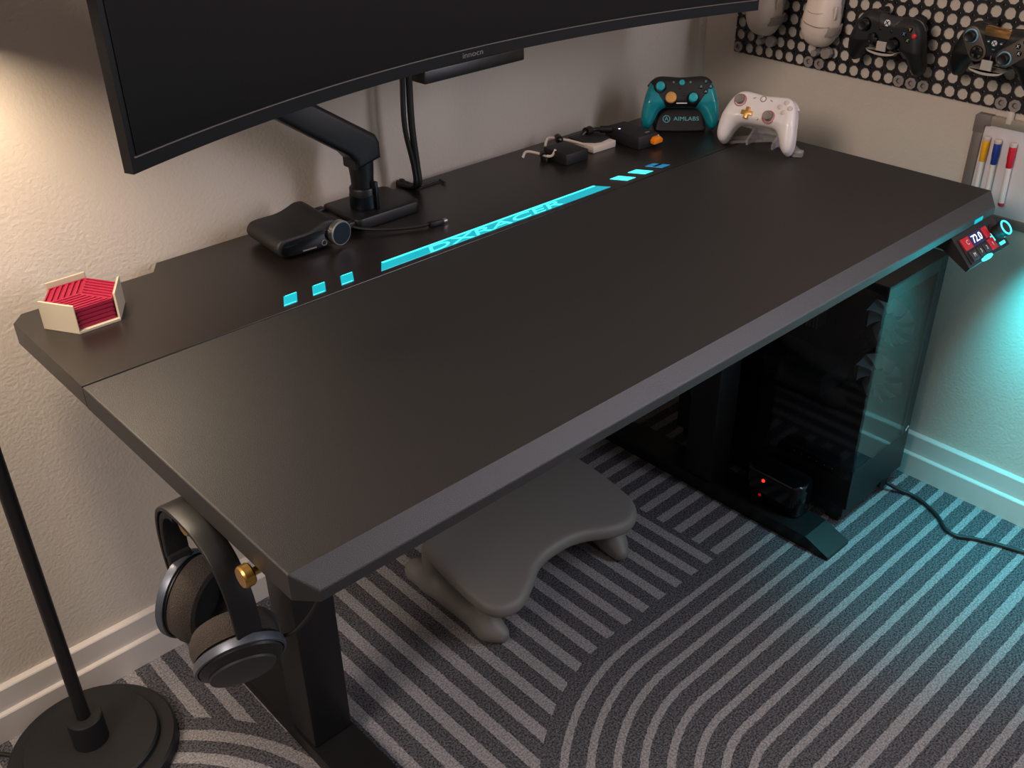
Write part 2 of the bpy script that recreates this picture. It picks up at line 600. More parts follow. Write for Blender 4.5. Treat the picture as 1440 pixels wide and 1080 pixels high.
long_ = dpart('light_strip', prism([(.452, -.2805), (.948, -.2805), (.929, -.2545), (.471, -.2545)], .716, .7212, .0006), TEALLED, smooth=False)
dpart('strip_edge', box(.470, .930, -.2600, -.2562, .7212, .7216), TEALHOT, long_, smooth=False)
tx = text('DXRACER', .030, .0004, 0, 1.0)
xs = [v[0] for v in tx[0]]; ys = [v[1] for v in tx[0]]
tx = ([((v[0] - min(xs)) / (max(xs) - min(xs)) * .285 + .545 + (v[1] - min(ys)) * .5, (v[1] - min(ys)) / (max(ys) - min(ys)) * .0185 - .2803, .7214 + v[2]) for v in tx[0]], tx[1])
dpart('lettering', tx, TEALHOT, long_, smooth=False, label='brighter teal lettering')
# frame
for i, xc in enumerate((.198, DW - .198)):
    dpart('leg', box(xc - .035, xc + .035, -.405, -.335, .030, .655, .004), STEEL)
    f0 = [(-.105, .0), (-.70, .0), (-.70, .008), (-.645, .030), (-.150, .030), (-.105, .012)]
    dpart('foot', ([(xc - .038, y, z) for y, z in f0] + [(xc + .038, y, z) for y, z in f0],
                   [list(range(6)), list(range(6, 12))] + [[k, (k + 1) % 6, 6 + (k + 1) % 6, 6 + k] for k in range(6)]), STEEL, smooth=False)
    dpart('top_bracket', box(xc - .030, xc + .030, -.66, -.10, .655, .689, .003), STEEL, smooth=False)
dpart('crossbeam', box(.235, DW - .235, -.395, -.345, .640, .689, .003), STEEL, smooth=False)
# brass headphone pegs under the left edge
for y, pz in ((-.553, .668), (-.676, .677)):
    pg = dpart('hook_peg', xf(join(cyl(.0042, -.012, .026, 16), lathe([(0, -.020), (.0105, -.020), (.012, -.018), (.012, -.010), (.0105, -.008), (0, -.008)], 28)), T(.006, y, pz) @ AX['x']), BRASS, label='brass hook peg')
dpart('peg_plate', box(.030, .046, -.70, -.53, .667, .689, .002), STEEL, smooth=False)
# height control box under the right front corner
cb = [(-.700, .689), (-.764, .689), (-.770, .684), (-.808, .6455), (-.803, .638), (-.757, .664), (-.700, .664)]
ctl = dpart('control_box', ([(1.232, y, z) for y, z in cb] + [(1.376, y, z) for y, z in cb],
            [list(range(7)), list(range(7, 14))] + [[k, (k + 1) % 7, 7 + (k + 1) % 7, 7 + k] for k in range(7)]), MATT, smooth=False, label='dark control box with red buttons')
CB = frame((1, 0, 0), (0, -.698, .716), (1.232, -.770, .684)) # x along the box, -y down the slanted face
def cpart(name, g, mat, **kw):
    return dpart(name, xf(g, CB), mat, ctl, **kw)
def key(x0, x1, s0, s1, mat, h=.003):
    return cpart('button', box(x0, x1, -s1, -s0, -.001, h, .0007), mat)
cpart('face_inset', box(.010, .100, -.050, -.004, -.002, .0006), BLK, smooth=False)
key(.014, .040, .006, .027, RED)
cpart('display', box(.043, .083, -.027, -.006, -.001, .0016), DISPB, smooth=False)
cpart('display_digits', xf(text('72.0', .019, .0004), T(.063, -.0165, .002)), DISP, smooth=False)
key(.086, .103, .006, .026, RED)
key(.018, .040, .030, .047, BUTGREY); key(.043, .060, .030, .047, BUTGREY); key(.063, .080, .030, .047, BUTGREY); key(.083, .103, .028, .048, RED)
for t_, x in (('M', .029), ('3', .0515), ('2', .0715), ('1', .093)):
    cpart('key_legend', xf(text(t_, .010, .0003), T(x, -.0385, .0034)), WHITEINK, smooth=False)
cpart('key_legend', xf(text('C', .012, .0003), T(.029, -.016, .0034)), WHITEINK, smooth=False)
cpart('control_knob', xf(lathe([(.018, -.002), (.018, .001), (.0125, .0015), (.0125, .012), (.0145, .013), (.0145, .018), (.0135, .0195), (0, .0195)], 32), T(.124, -.026, 0)), MATT)
cpart('knob_ring', xf(torus(.0118, .0016), T(.124, -.026, .0198)), TEALHOT)
for a in (100, 180, 250):
    cpart('glow_bar', xf(box(-.0075, .0075, -.0028, .0028, -.001, .0022, .001), T(.124, -.026, 0) @ R(a, 'Z') @ T(0, .0195, 0) ), TEALHOT)
cpart('light_lens', xf(lathe([(0, .0032), (.4, .003), (.8, .0018), (1, 0), (1, -.002), (0, -.002)], 24), T(.062, -.0525, 0) @ Matrix.Diagonal((.019, .0042, 1, 1))), TEALHOT)
dpart('glow_bar', box(1.305, 1.333, -.7705, -.7690, .6905, .6975, .0004), TEALLED, ctl)  # small teal emissive bar set on the desk's front face above the box
# lamps inside the control box
light('control_lens_glow', 'POINT', (1.300, -.838, .622), .45, (0, .74, .88), shadow_soft_size=.012)
light('control_lens_wall', 'SPOT', (1.395, -.832, .632), 20, (0, .68, .84), (1.56, -1.02, .33), spot_size=math.radians(110), spot_blend=1, shadow_soft_size=.012)
light('control_lens_floor', 'SPOT', (1.30, -.832, .632), 16, (0, .70, .88), (1.30, -.86, 0), spot_size=math.radians(70), spot_blend=1, shadow_soft_size=.012)

# ================================================================== FLOOR LAMP
LX, LY = -.088, -.146
lamp = thing('floor_lamp', 'black floor lamp with a round two tier base by the left wall', 'lamp', T(LX, LY, 0))
obj('base', lathe([(0, 0), (.124, 0), (.128, .003), (.128, .020), (.124, .024), (.104, .024), (.103, .026), (.103, .033), (.100, .037), (0, .037)], 64), MATT, lamp)
obj('hub', lathe([(0, .035), (.027, .035), (.027, .088), (.0255, .090), (.013, .090), (0, .090)], 40), MATT, lamp)
obj('pole', cyl(.0105, .085, 1.32, 24), BLK, lamp)
obj('lamp_shade', lathe([(.012, 1.325), (.045, 1.315), (.085, 1.27), (.119, 1.115), (.122, 1.11), (.116, 1.115), (.082, 1.265), (.043, 1.308), (.012, 1.318), (.012, 1.325)], 48), MATT, lamp)
obj('bulb', xf(lathe([(0, -.03), (.016, -.027), (.028, -.012), (.03, .004), (.022, .022), (.013, .034), (0, .036)], 24), T(.03, -.02, 1.262)), BULB, lamp)
light('lamp_bulb', 'POINT', (LX + .03, LY - .02, 1.212), 17.5, (1, .82, .61), shadow_soft_size=.045)
tag(obj('lamp_cord', tube([(-.30, -.030, .004), (-.22, -.034, .005), (-.19, -.060, .006), (-.175, -.09, .006)], .0035), RUBBER), 'black lamp cord at the baseboard behind the round lamp base', 'cord')

# ================================================================== MONITOR
mon = thing('curved_monitor', 'huge curved black ultrawide monitor on an arm, switched off', 'monitor', T(.719, -.2, .962))
RC = 1.75
def arc(y0, zs, x_half=.611, n=48, d=0.0):
    """curved sheet points: returns list of (x, y) along the arc, pushed back by d"""
    a = math.asin(x_half / RC)
    rot = math.atan2(.03, 1.222)
    out = []
    for i in range(n + 1):
        t = -a + 2 * a * i / n
        x, y = (RC + d) * math.sin(t), (RC + d) * math.cos(t) - RC * math.cos(a)
        y += -.300 + y0
        out.append((x * math.cos(rot) - (y + .3) * math.sin(rot) , (y + .3) * math.cos(rot) + x * math.sin(rot) - .3 + .2))
    return out
def curved_slab(z0, z1, d0, d1, xh=.611, n=48):
    A, B = arc(0, 0, xh, n, d0), arc(0, 0, xh, n, d1)
    V, F = [], []
    # keep every layer centred on the same circle even when narrower
    off = RC * math.cos(math.asin(xh / RC)) - RC * math.cos(math.asin(.611 / RC))
    for (ax_, ay), (bx, by) in zip(A, B):
        V += [(ax_, ay + off, z0), (ax_, ay + off, z1), (bx, by + off, z1), (bx, by + off, z0)]
    for i in range(n):
        for j in range(4):
            F.append([i * 4 + j, i * 4 + (j + 1) % 4, (i + 1) * 4 + (j + 1) % 4, (i + 1) * 4 + j])
    F += [[0, 1, 2, 3], [n * 4 + k for k in (3, 2, 1, 0)]]
    return V, F
obj('housing', curved_slab(0, .372, 0, .014), BEZEL, mon)
obj('screen', curved_slab(.0195, .364, -.0012, .004, .603), SCREEN, mon)
obj('bezel_line', curved_slab(.0178, .0190, -.0022, .002, .606), FRAMEM, mon, label='thin grey line above the lower bezel')
obj('rear_shell', curved_slab(.05, .32, .012, .035, .50), BLK, mon)
mid = arc(0, 0)[24]
obj('sensor_box', xf(box(-.098, .112, -.003, .030, -.019, .001, .0025), T(mid[0], mid[1], 0) @ R(1.4, 'Z')), BLK, mon)
obj('logo', xf(text('innocn', .012, .0004, 0, 1.35), T(mid[0] + .002, mid[1] - .0008, .0095) @ R(1.4, 'Z') @ R(90, 'X')), DIMINK, mon, smooth=False)
obj('mount_plate', box(-.06, .06, .125, .150, .13, .25, .003), STEEL, mon)

arm = thing('monitor_stand', 'black gas spring monitor arm on a square base plate', 'monitor arm', T(.575, -.085, .7204))
obj('base_plate', prism(rrect(-.063, .067, -.052, .050, .012), 0, .0195, .003), STEEL, arm)
obj('post', lathe([(0, .018), (.0215, .018), (.0225, .020), (.0225, .052), (.0215, .054), (.0185, .055), (.0185, .066), (.0200, .085), (.0212, .104), (0, .106)], 40), BLK, arm, m=T(-.016, -.008, 0))
obj('post_collar', lathe([(.0225, .021), (.0236, .022), (.0236, .042), (.0225, .043)], 40), DARKSIL, arm, m=T(-.016, -.008, 0))
obj('collar_clip', box(-.0025, .0025, -.0285, -.0215, .020, .066, .0008), DARKSIL, arm, m=T(-.012, -.008, 0) @ R(8, 'Z'))
sec = rrect(-.017, .017, -.0245, .0245, .010, 3)
lap = [(.0095, .100), (.0095, .126), (.003, .139), (-.083, .196), (-.235, .300), (-.258, .300), (-.268, .272), (-.152, .188), (-.049, .116), (-.039, .104), (-.039, .090)]
obj('lower_arm', xf(prism(lap, -.0225, .0225, .008, 4), T(0, -.010, 0) @ R(90, 'X')), BLK, arm)
obj('elbow_joint', cyl(.022, .262, .325, 28), BLK, arm, m=T(-.240, -.010, 0))
obj('upper_arm', sweep([(-.240, -.010, .335), (-.16, -.008, .35), (-.02, .0, .39), (.10, .004, .425), (.13, .004, .432)], sec, 8, (0, 1, 0)), BLK, arm)
obj('tilt_head', box(.115, .165, -.012, .030, .395, .47, .006), BLK, arm)
obj('key_clip', xf(join(box(-.006, .006, -.05, .045, 0, .006, .0015), box(-.009, .009, -.052, -.040, -.001, .010, .002), box(-.009, .009, .030, .045, -.001, .010, .002)), T(-.0715, .004, .008)), BLK, arm)
for i, (dx, r) in enumerate(((0, .0045), (.012, .0058))):
    o = obj('monitor_cable', tube([(.676 + dx, -.085, 1.12), (.676 + dx, -.065, 1.0), (.677 + dx * 1.1, -.060, .92), (.679 + dx * .9 - .004 * (1 - i), -.060, .84), (.688 + dx * .6, -.060, .77), (.690 + dx * .6, -.060, .735), (.690 + dx * .6, -.040, .7245), (.690 + dx * .6, -.016, .723), (.690 + dx * .6, -.009, .715), (.690 + dx * .6, -.008, .60)], r), RUBBER)
    tag(o, ('thinner' if i == 0 else 'thicker') + ' black cable of the pair hanging behind the monitor, ' + ('left' if i == 0 else 'right') + ' one', 'cable', 'cables hanging behind the monitor')
tag(obj('hex_key', tube([(.703, -.048, .7235), (.750, -.047, .7235), (.753, -.048, .7235), (.753, -.052, .7235), (.750, -.066, .7235)], .0022, 3), STEEL), 'small black hex key lying on the desk behind the cables', 'hex key')
usb = thing('usb_cable', 'short black charging cable lying in front of the monitor arm base', 'cable', T(.51, -.10, .7204))
obj('cord', tube([(.003, .04, .012), (-.006, -.01, .012), (.003, -.044, .009), (.035, -.070, .006), (.07, -.090, .005), (.100, -.101, .006)], .0026), RUBBER, usb)
obj('plug', xf(join(box(-.004, .022, -.005, .005, -.003, .005, .001)), T(.100, -.101, .004) @ R(-6, 'Z')), BLK, usb)
obj('plug_tip', xf(box(.020, .030, -.004, .004, -.0015, .0025, .0006), T(.100, -.101, .0045) @ R(-6, 'Z')), SILVER, usb)

# ================================================================== SPEAKERPHONE-LIKE WEBCAM ON THE DESK
wc = thing('webcam', 'black rounded desktop webcam with a silver rimmed round dial', 'webcam', T(.415, -.105, .7204) @ R(-4, 'Z'))
prof = chaikin([(-.052, .012), (-.054, .024), (-.046, .034), (-.030, .0355), (.000, .0355), (.018, .041), (.032, .047), (.048, .045), (.055, .032), (.054, .016), (.046, .004), (-.040, .004)], 2)
G = prism(prof, -.052, .052, .004, 3)
obj('body', xf(G, R(90, 'X')), MATT, wc)
fi = chaikin([(-.046, .010), (-.048, .022), (-.041, .030), (.000, .0315), (.020, .034), (.048, .030), (.048, .012), (.040, .0065), (-.036, .0065)], 2)
obj('front_panel', xf(prism(fi, 0, .002, .0006), T(0, -.0515, 0) @ R(90, 'X')), GLOSS, wc)
obj('dial', xf(lathe([(0, 0), (.0185, 0), (.0195, .001), (.0195, .010), (.0185, .0112), (.0170, .0112), (0, .0106)], 40), T(.049, -.050, .0235) @ R(90, 'X') @ R(12, 'Y')), SILVER, wc, label='silver dial rim')
obj('dial_face', xf(cyl(.0172, .0106, .0116, 40), T(.049, -.050, .0235) @ R(90, 'X') @ R(12, 'Y')), DARKSIL, wc, label='dark blue grey dial face')
obj('name_bar', box(-.013, .010, -.0541, -.0534, .0092, .0110), DIMINK, wc, smooth=False)
obj('button_ring', xf(torus(.0042, .0006, 24, 6), T(.024, -.0537, .0135) @ R(90, 'X')), DIMINK, wc)

# ================================================================== COASTERS IN THEIR HOLDER
CX, CY, CR = .0805, -.113, .056
hexp = lambda r, a0=0: [(r * math.cos(math.radians(60 * i + a0)), r * math.sin(math.radians(60 * i + a0))) for i in range(6)]
ch = thing('coaster_holder', 'cream hexagonal coaster holder with three walls on the left desk corner', 'coaster holder', T(CX, CY, .7204))
obj('tray', prism(hexp(CR), 0, .004, .0006), CREAM, ch, smooth=False)
H6 = hexp(CR); I6 = hexp(CR - .0035)
for i in (1, 3, 5):
    j = (i + 1) % 6
    obj('side_wall', prism([H6[i], H6[j], I6[j], I6[i]], .0035, .0405, .0005), CREAM, ch, smooth=False)
def coaster_geo():
    r = .0505
    hx = hexp(r)
    base = prism(hx, 0, .0028, .0003)
    gs = [base]
    hx3 = [Vector(p) for p in hexp(r)]
    for k, (i0, dirn) in enumerate(((1, 2), (5, 0), (3, 4))):
        # rhombus: centre, v[i0], v[i0+1], v[i0+2]; bars run along the first edge direction
        O = Vector((0, 0)); a = hx3[i0]; c = hx3[(i0 + 2) % 6]
        # bars parallel to c (from centre), spaced along a
        n = 6
        for q in range(n + 1):
            s0, s1 = (q - .27) / n, (q + .27) / n
            s0, s1 = max(s0, 0), min(s1, 1)
            P = [c * s0, c * s1, c * s1 + a, c * s0 + a]
            gs.append(prism([(p.x, p.y) for p in P], .0026, .0050, .0002, 1))
        for t0, t1 in ((0, .05), (.95, 1)):
            P = [a * t0, a * t1, a * t1 + c, a * t0 + c]
            gs.append(prism([(p.x, p.y) for p in P], .0026, .0048))
    return join(*gs)
cme = mesh('coaster', coaster_geo(), PINK, False)
for k in range(5):
    o = obj('coaster', cme, PINK, m=T(CX, CY, .7246 + k * .0060) @ R(random.uniform(-.8, .8), 'Z'))
    tag(o, ['magenta hexagonal coaster at the bottom of the stack in the cream holder', 'magenta hexagonal coaster second from the bottom of the stack', 'magenta hexagonal coaster in the middle of the stack of five', 'magenta hexagonal coaster just under the top one of the stack', 'magenta slotted hexagonal coaster on top of the stack in the cream holder'][k], 'coaster', 'magenta coasters in the cream holder')

# ================================================================== THREE SMALL BLOCKS WITH CABLES
Z0 = .7204
c1 = thing('dongle_box', 'small black box with a white cable, leftmost of three at the back', 'charger', T(1.000, -.119, Z0) @ R(-3, 'Z'))
obj('case', box(-.028, .028, -.032, .032, .0, .021, .002), MATT, c1)
obj('cable', tube([(-.062, .052, .003), (-.054, .050, .013), (-.042, .030, .012), (-.036, .012, .010), (-.030, .004, .012), (-.024, .002, .0225)], .0026), OFFW, c1, label='off-white cable')
obj('strap', xf(lathe([(.0042, -.006), (.0065, -.006), (.0065, .006), (.0042, .006)], 16), T(-.039, .020, .0105) @ R(60, 'Z') @ AX['x']), BLK, c1)
obj('strap_tail', box(-.044, -.036, .006, .022, 0, .008, .001), BLK, c1)
c2 = thing('charging_puck', 'flat white block with a black top, middle of three at the back', 'charger', T(1.088, -.102, Z0) @ R(-2, 'Z'))
obj('case', box(-.030, .031, -.036, .036, 0, .0135, .002), OFFW, c2, label='white lower case')
obj('lid', prism([(-.029, .036), (-.029, -.002), (-.012, -.022), (.000, -.026), (.030, -.020), (.030, .036)], .0125, .0165, .001), MATT, c2, label='black lid')
obj('cable', tube([(-.076, .050, .004), (-.062, .056, .016), (-.048, .036, .016), (-.036, .010, .014), (-.030, -.012, .012)], .0026), OFFW, c2, label='off-white cable')
obj('strap', xf(lathe([(.004, -.008), (.0075, -.008), (.0075, .008), (.004, .008)], 16), T(-.050, .040, .016) @ R(60, 'Z') @ AX['x']), BLK, c2)
c3 = thing('hub_box', 'black box with a blue light and orange plug beside the teal gamepad', 'charger', T(1.160, -.142, Z0) @ R(-5, 'Z'))
obj('case', box(-.025, .026, -.045, .050, 0, .026, .002), MATT, c3)
obj('cable', tube([(-.085, .058, .006), (-.07, .060, .020), (-.045, .054, .022), (-.024, .034, .021), (-.016, .028, .020)], .0042), BLK, c3)
obj('cable_relief', xf(cyl(.007, -.012, .012, 20), T(-.030, .042, .022) @ R(-40, 'Z') @ AX['x']), BLK, c3)
obj('strap', xf(lathe([(.004, -.007), (.009, -.007), (.009, .007), (.004, .007)], 16), T(-.062, .059, .0205) @ R(10, 'Z') @ AX['x']), BLK, c3)
obj('status_light', xf(cyl(.0022, 0, .0008, 16), T(-.017, .018, .0258)), BLUELED, c3, label='glowing blue white dot')
obj('orange_plug', xf(prism([(-.010, 0), (.011, .001), (.012, .008), (.006, .013), (-.006, .012), (-.011, .006)], 0, .012, .001), T(.016, -.045, .008) @ R(90, 'X')), ORANGE, c3, label='orange plug')
obj('white_plug', box(.026, .036, -.040, -.030, .010, .018, .002), WHITE, c3, label='small white plug')
obj('badge', box(.004, .015, -.034, -.030, .0258, .0264), DIMINK, c3, smooth=False)

# ================================================================== GAMEPADS
GO = [(0, .033), (.022, .035), (.042, .0365), (.056, .031), (.066, .014), (.072, -.008), (.0765, -.032), (.0765, -.051), (.070, -.062),
      (.061, -.062), (.053, -.052), (.046, -.036), (.038, -.026), (.028, -.0225), (0, -.0225)]
GOUT = chaikin(GO + [(-x, y) for x, y in GO[-2:0:-1]], 2)
def pad_sdf(off=0, clip=None, r=.0145, h=.0185):
    def f(X, Y, Z):
        d2 = sd_poly(X[:, :, 0], Y[:, :, 0], GOUT)[:, :, None]
        bend = -np.clip(-.016 - Y, 0, 1) * .38
        hh = h + np.clip(np.abs(X) - .03, 0, 1) * .06
        qx = d2 + r; qy = np.abs(Z - bend) - hh + r
        d = np.minimum(np.maximum(qx, qy), 0) + np.sqrt(np.maximum(qx, 0) ** 2 + np.maximum(qy, 0) ** 2) - r - off
        d = d * .9
        # scooped top surface
        if clip is not None:
            c2 = sd_poly(X[:, :, 0], Y[:, :, 0], clip)[:, :, None]
            d = np.maximum(np.maximum(d, c2), -(Z - .002))
        return d
    return f
LO, HI = (-.082, -.068, -.046), (.082, .042, .026)
PADG = nets(pad_sdf(), LO, HI, .0021)
STICK = join(lathe([(.0085, 0), (.0065, .003), (.0058, .006)], 24), lathe([(.0058, .006), (.0085, .0075), (.0088, .0095), (.0078, .0106), (.0058, .0098), (0, .0094)], 24))
def domeg(r, h): return lathe([(r, -.001), (r, h * .5), (r * .8, h * .85), (r * .45, h), (0, h)], 20)
CROSS = lambda a, b: [(-b, a), (-b, b), (-a, b), (-a, -b), (-b, -b), (-b, -a), (b, -a), (b, -b), (a, -b), (a, b), (b, b), (b, a)]
ZT = .0183
def shoulders(root, mat):
    for s in (-1, 1):
        g = sweep([(s * .016, .0295, -.008), (s * .034, .0315, -.008), (s * .050, .0295, -.009), (s * .0605, .018, -.010)], rrect(-.006, .006, -.005, .005, .003, 2), 5, (0, 0, 1))
        obj('bumper', g, mat, root)
        obj('trigger', sweep([(s * .034, .024, -.018), (s * .037, .030, -.024), (s * .038, .033, -.034)], rrect(-.011, .011, -.006, .006, .004, 2), 5, (0, 0, 1)), mat, root)
ABXY = [(.0465, .0225, 'Y'), (.0465, .0035, 'A'), (.037, .013, 'X'), (.056, .013, 'B')]

# --- teal pad on its black dock
Xt = Vector((.71, -.70, 0))
Zt = Vector((-.62, -.63, .46))
mt_ = frame(Xt, Zt, (1.288, -.154, .7885))
tp = thing('gamepad', 'translucent teal gamepad with a black face resting on the black dock', 'gamepad', mt_)
obj('shell', PADG, TEAL, tp, sharp=0)
TRAP = [(-.062, .045), (.062, .045), (.061, .024), (.050, .004), (.030, -.024), (-.030, -.024), (-.050, .004), (-.061, .024)]
obj('faceplate', nets(pad_sdf(.0009, TRAP), (-.07, -.03, -.002), (.07, .042, .026), .0021), MATT, tp, sharp=50, label='black face plate')
for x, y in ((-.043, .013), (.0215, -.009)):
    obj('stick_well', xf(lathe([(.0125, 0), (.0118, .0014), (.0098, .0008), (0, .0004)], 28), T(x, y, ZT + .0008)), BLK, tp)
    obj('thumbstick', xf(STICK, T(x, y, ZT + .001)), TEALK, tp, label='teal thumbstick')
obj('direction_pad', xf(lathe([(.0112, -.001), (.0112, .002), (.0098, .003), (0, .0022)], 32), T(-.0215, -.0075, ZT + .001)), GOLD, tp, label='gold disc pad')
for x, y, t_ in ABXY:
    b_ = obj('face_button', xf(domeg(.0044, .0028), T(x, y, ZT + .0006)), BLK, tp)
    obj('letter', xf(text(t_, .0062, .0003), T(x, y, ZT + .0036)), TEALINK, b_, smooth=False)
obj('home_button', xf(domeg(.0055, .002), T(0, .0215, ZT + .0006)), TEALK, tp)
for x, y in ((-.0165, .022), (.0165, .022), (-.004, .011), (.004, -.002)):
    obj('menu_button', xf(domeg(.0022, .0018), T(x, y, ZT + .0008)), DIMINK if y > .02 else BLK, tp)
obj('brand_mark', box(-.0105, .0105, -.0195, -.0175, ZT - .0002, ZT + .0012), WHITEINK, tp, smooth=False)
shoulders(tp, BLK)
dk = thing('gamepad_dock', 'black charging dock with pale teal lettering under the teal gamepad', 'dock', frame(Xt, (0, 0, 1), (1.301, -.145, Z0)))
# local: x right, y = to the back, z up
DP = chaikin([(-.050, 0), (.050, 0), (.051, .006), (.042, .046), (.034, .054), (-.034, .054), (-.042, .046), (-.051, .006)], 2)
tiltm = T(0, -.030, 0) @ R(-62.5 + 90 - 2 - 55 + 29.5, 'X') if False else None
def dock_sdf(X, Y, Z):
    d = sd_poly(X[:, 0, :], Z[:, 0, :], DP)[:, None, :]
    # leaning front face, vertical back
    yf = -.034 + Z * .62
    q = np.maximum(-(Y - yf) * .85, Y - .046)
    a, b_ = d + .004, q + .004
    return np.minimum(np.maximum(a, b_), 0) + np.sqrt(np.maximum(a, 0) ** 2 + np.maximum(b_, 0) ** 2) - .004
obj('dock_body', nets(dock_sdf, (-.056, -.040, -.002), (.056, .050, .058), .0022), MATT, dk, sharp=60)
lean = math.degrees(math.atan(.62))
LM = T(0, -.0345, 0) @ R(90 - lean, 'X')
obj('dock_lettering', xf(text('AIMLABS', .0115, .0004, 0, 1.15), LM @ T(.011, .027, .0008)), TEALINK, dk, smooth=False)
obj('dock_emblem', xf(join(torus(.0068, .0008, 28, 6), xf(text('A', .0115, .0004), T(0, 0, 0))), LM @ T(-.0285, .027, .0008)), TEALINK, dk, smooth=False)

# --- white pad on a clear stand
Xw = Vector((.17, -.985, 0))
Zw = Vector((-.80, -.14, .58))
mw = frame(Xw, Zw, (1.300, -.339, .787))
wp = thing('gamepad', 'pearly white gamepad with gold cross pad on the clear stand', 'gamepad', mw)
obj('shell', PADG, PALEC, wp, sharp=0)
for x, y in ((-.043, .013), (.0215, -.009)):
    obj('stick_ring', xf(torus(.0112, .0014, 28, 8), T(x, y, ZT + .0006)), ROSE, wp, label='dusty rose ring')
    obj('thumbstick', xf(STICK, T(x, y, ZT + .0004)), GREYR, wp, label='grey thumbstick')
obj('direction_pad', xf(prism(CROSS(.0112, .0040), -.001, .0038, .0008), T(-.0215, -.0085, ZT)), GOLD, wp, label='gold cross pad')
for x, y, t_ in ABXY:
    obj('face_button', xf(domeg(.0047, .0028), T(x, y, ZT)), OFFW, wp)
obj('home_button', xf(torus(.0052, .0009, 24, 6), T(0, .0225, ZT + .0002)), GREYR, wp)
obj('home_cap', xf(domeg(.0045, .0014), T(0, .0225, ZT)), WHITE, wp)
for x, a in ((-.017, 30), (.017, -30)):
    obj('menu_button', xf(box(-.0028, .0028, -.0007, .0007, -.0005, .0009), T(x, .0215, ZT) @ R(a, 'Z')), GREYP, wp)
obj('share_button', xf(domeg(.0026, .0012), T(.0005, -.0155, ZT)), WHITE, wp)
shoulders(wp, PALEC)
st = thing('gamepad_stand', 'clear acrylic gamepad stand with splayed feet near the right wall', 'stand', frame(Xw, (0, 0, 1), (1.322, -.338, Z0)))
obj('base_plate', prism([(-.084, -.022), (-.072, -.030), (-.058, -.022), (0, .030), (.058, -.022), (.072, -.030), (.086, -.022), (.084, -.010), (.030, .052), (-.030, .052), (-.082, -.010)], 0, .005, .0008), CLEAR, st, smooth=False)
for s in (-1, 1):
    obj('upright', xf(prism([(-.024, 0), (.050, 0), (.046, .020), (.016, .040), (.004, .044), (-.006, .034), (-.002, .022), (-.024, .010)], -.0022, .0022, .0004), T(s * .026, 0, .004) @ R(90, 'Z') @ R(90, 'X')), CLEAR, st, smooth=False)
obj('cross_bar', xf(cyl(.006, -.034, .034, 20), T(0, .022, .020) @ AX['x']), CLEAR, st)
obj('foot_pad', box(-.084, -.064, -.028, -.012, .0048, .012, .003), CLEAR, st)
obj('foot_pad', box(.064, .086, -.028, -.012, .0048, .012, .003), CLEAR, st)

# ================================================================== PEGBOARD ON THE RIGHT WALL
PM = T(1.5535, -.095, .8315) @ Matrix(((0, 0, -1, 0), (-1, 0, 0, 0), (0, 1, 0, 0), (0, 0, 0, 1))) @ R(-.85, 'Z')
# local x = along the wall towards the camera, y = up, z = out into the room
pb = thing('pegboard', 'black modular pegboard with octagonal holes on the right wall', 'pegboard', PM)
def board_geo(nx, ny, p=.025, t=.0045):
    ro = .0112
    oct_ = [(ro * math.cos(math.radians(22.5 + 45 * k)), ro * math.sin(math.radians(22.5 + 45 * k))) for k in range(8)]
    c = p / 2; e = .0026
    out8 = [(c, c - e), (c - e, c), (-c + e, c), (-c, c - e), (-c, -c + e), (-c + e, -c), (c - e, -c), (c, -c + e)]
    V, F = [], []
    for i in range(nx):
        for j in range(ny):
            k = len(V); x0, y0 = i * p, j * p
            for z in (0, -t):
                V += [(x0 + x, y0 + y, z) for x, y in oct_] + [(x0 + x, y0 + y, z) for x, y in out8]
            for q in range(8):
                r = (q + 1) % 8
                F.append([k + q, k + 8 + q, k + 8 + r, k + r])
                F.append([k + q, k + r, k + 16 + r, k + 16 + q])
                F.append([k + 16 + q, k + 16 + r, k + 24 + r, k + 24 + q])
                if q % 2 == 0 or (q == 1 and j == ny - 1) or (q == 3 and i == 0) or (q == 5 and j == 0) or (q == 7 and i == nx - 1):
                    F.append([k + 8 + q, k + 24 + q, k + 24 + r, k + 8 + r])
    return V, F
# out8 order: q=0 corner (+,+), 1 top, 2 corner (-,+), 3 left, 4 corner, 5 bottom, 6 corner, 7 right
obj('hole_grid', board_geo(30, 9), BOARDM, pb, smooth=False)
CONN = join(xf(lathe([(.0052, .001), (.0098, .001), (.0112, .0028), (.0112, .0040), (.0062, .0042), (.0052, .0034), (.0052, -.004), (.0098, -.004), (.0098, .001)], 8), R(22.5, 'Z')), cyl(.0050, -.004, -.002, 8))
cm = mesh('snap_connector', CONN, GREYP, True, 30)
for k, j in ((0, 0), (7, 0), (8, 0), (15, 0), (16, 0), (17, 0), (23, 0), (24, 0), (28, 6)):
    obj('snap_connector', cm, GREYP, pb, m=T(k * .025, j * .025, .0002), label='grey octagonal snap connector')

WX = lambda y, z, out: (1.545 - out, y, z)   # a point out from the board face
def wall_frame(y, z, out, tilt=0, roll=0):
    """local x towards the camera along the wall, y up, z out; tilt leans the top outwards"""
    return T(1.545 - out, y, z) @ Matrix(((0, 0, -1, 0), (-1, 0, 0, 0), (0, 1, 0, 0), (0, 0, 0, 1))) @ R(tilt, 'X') @ R(roll, 'Z')

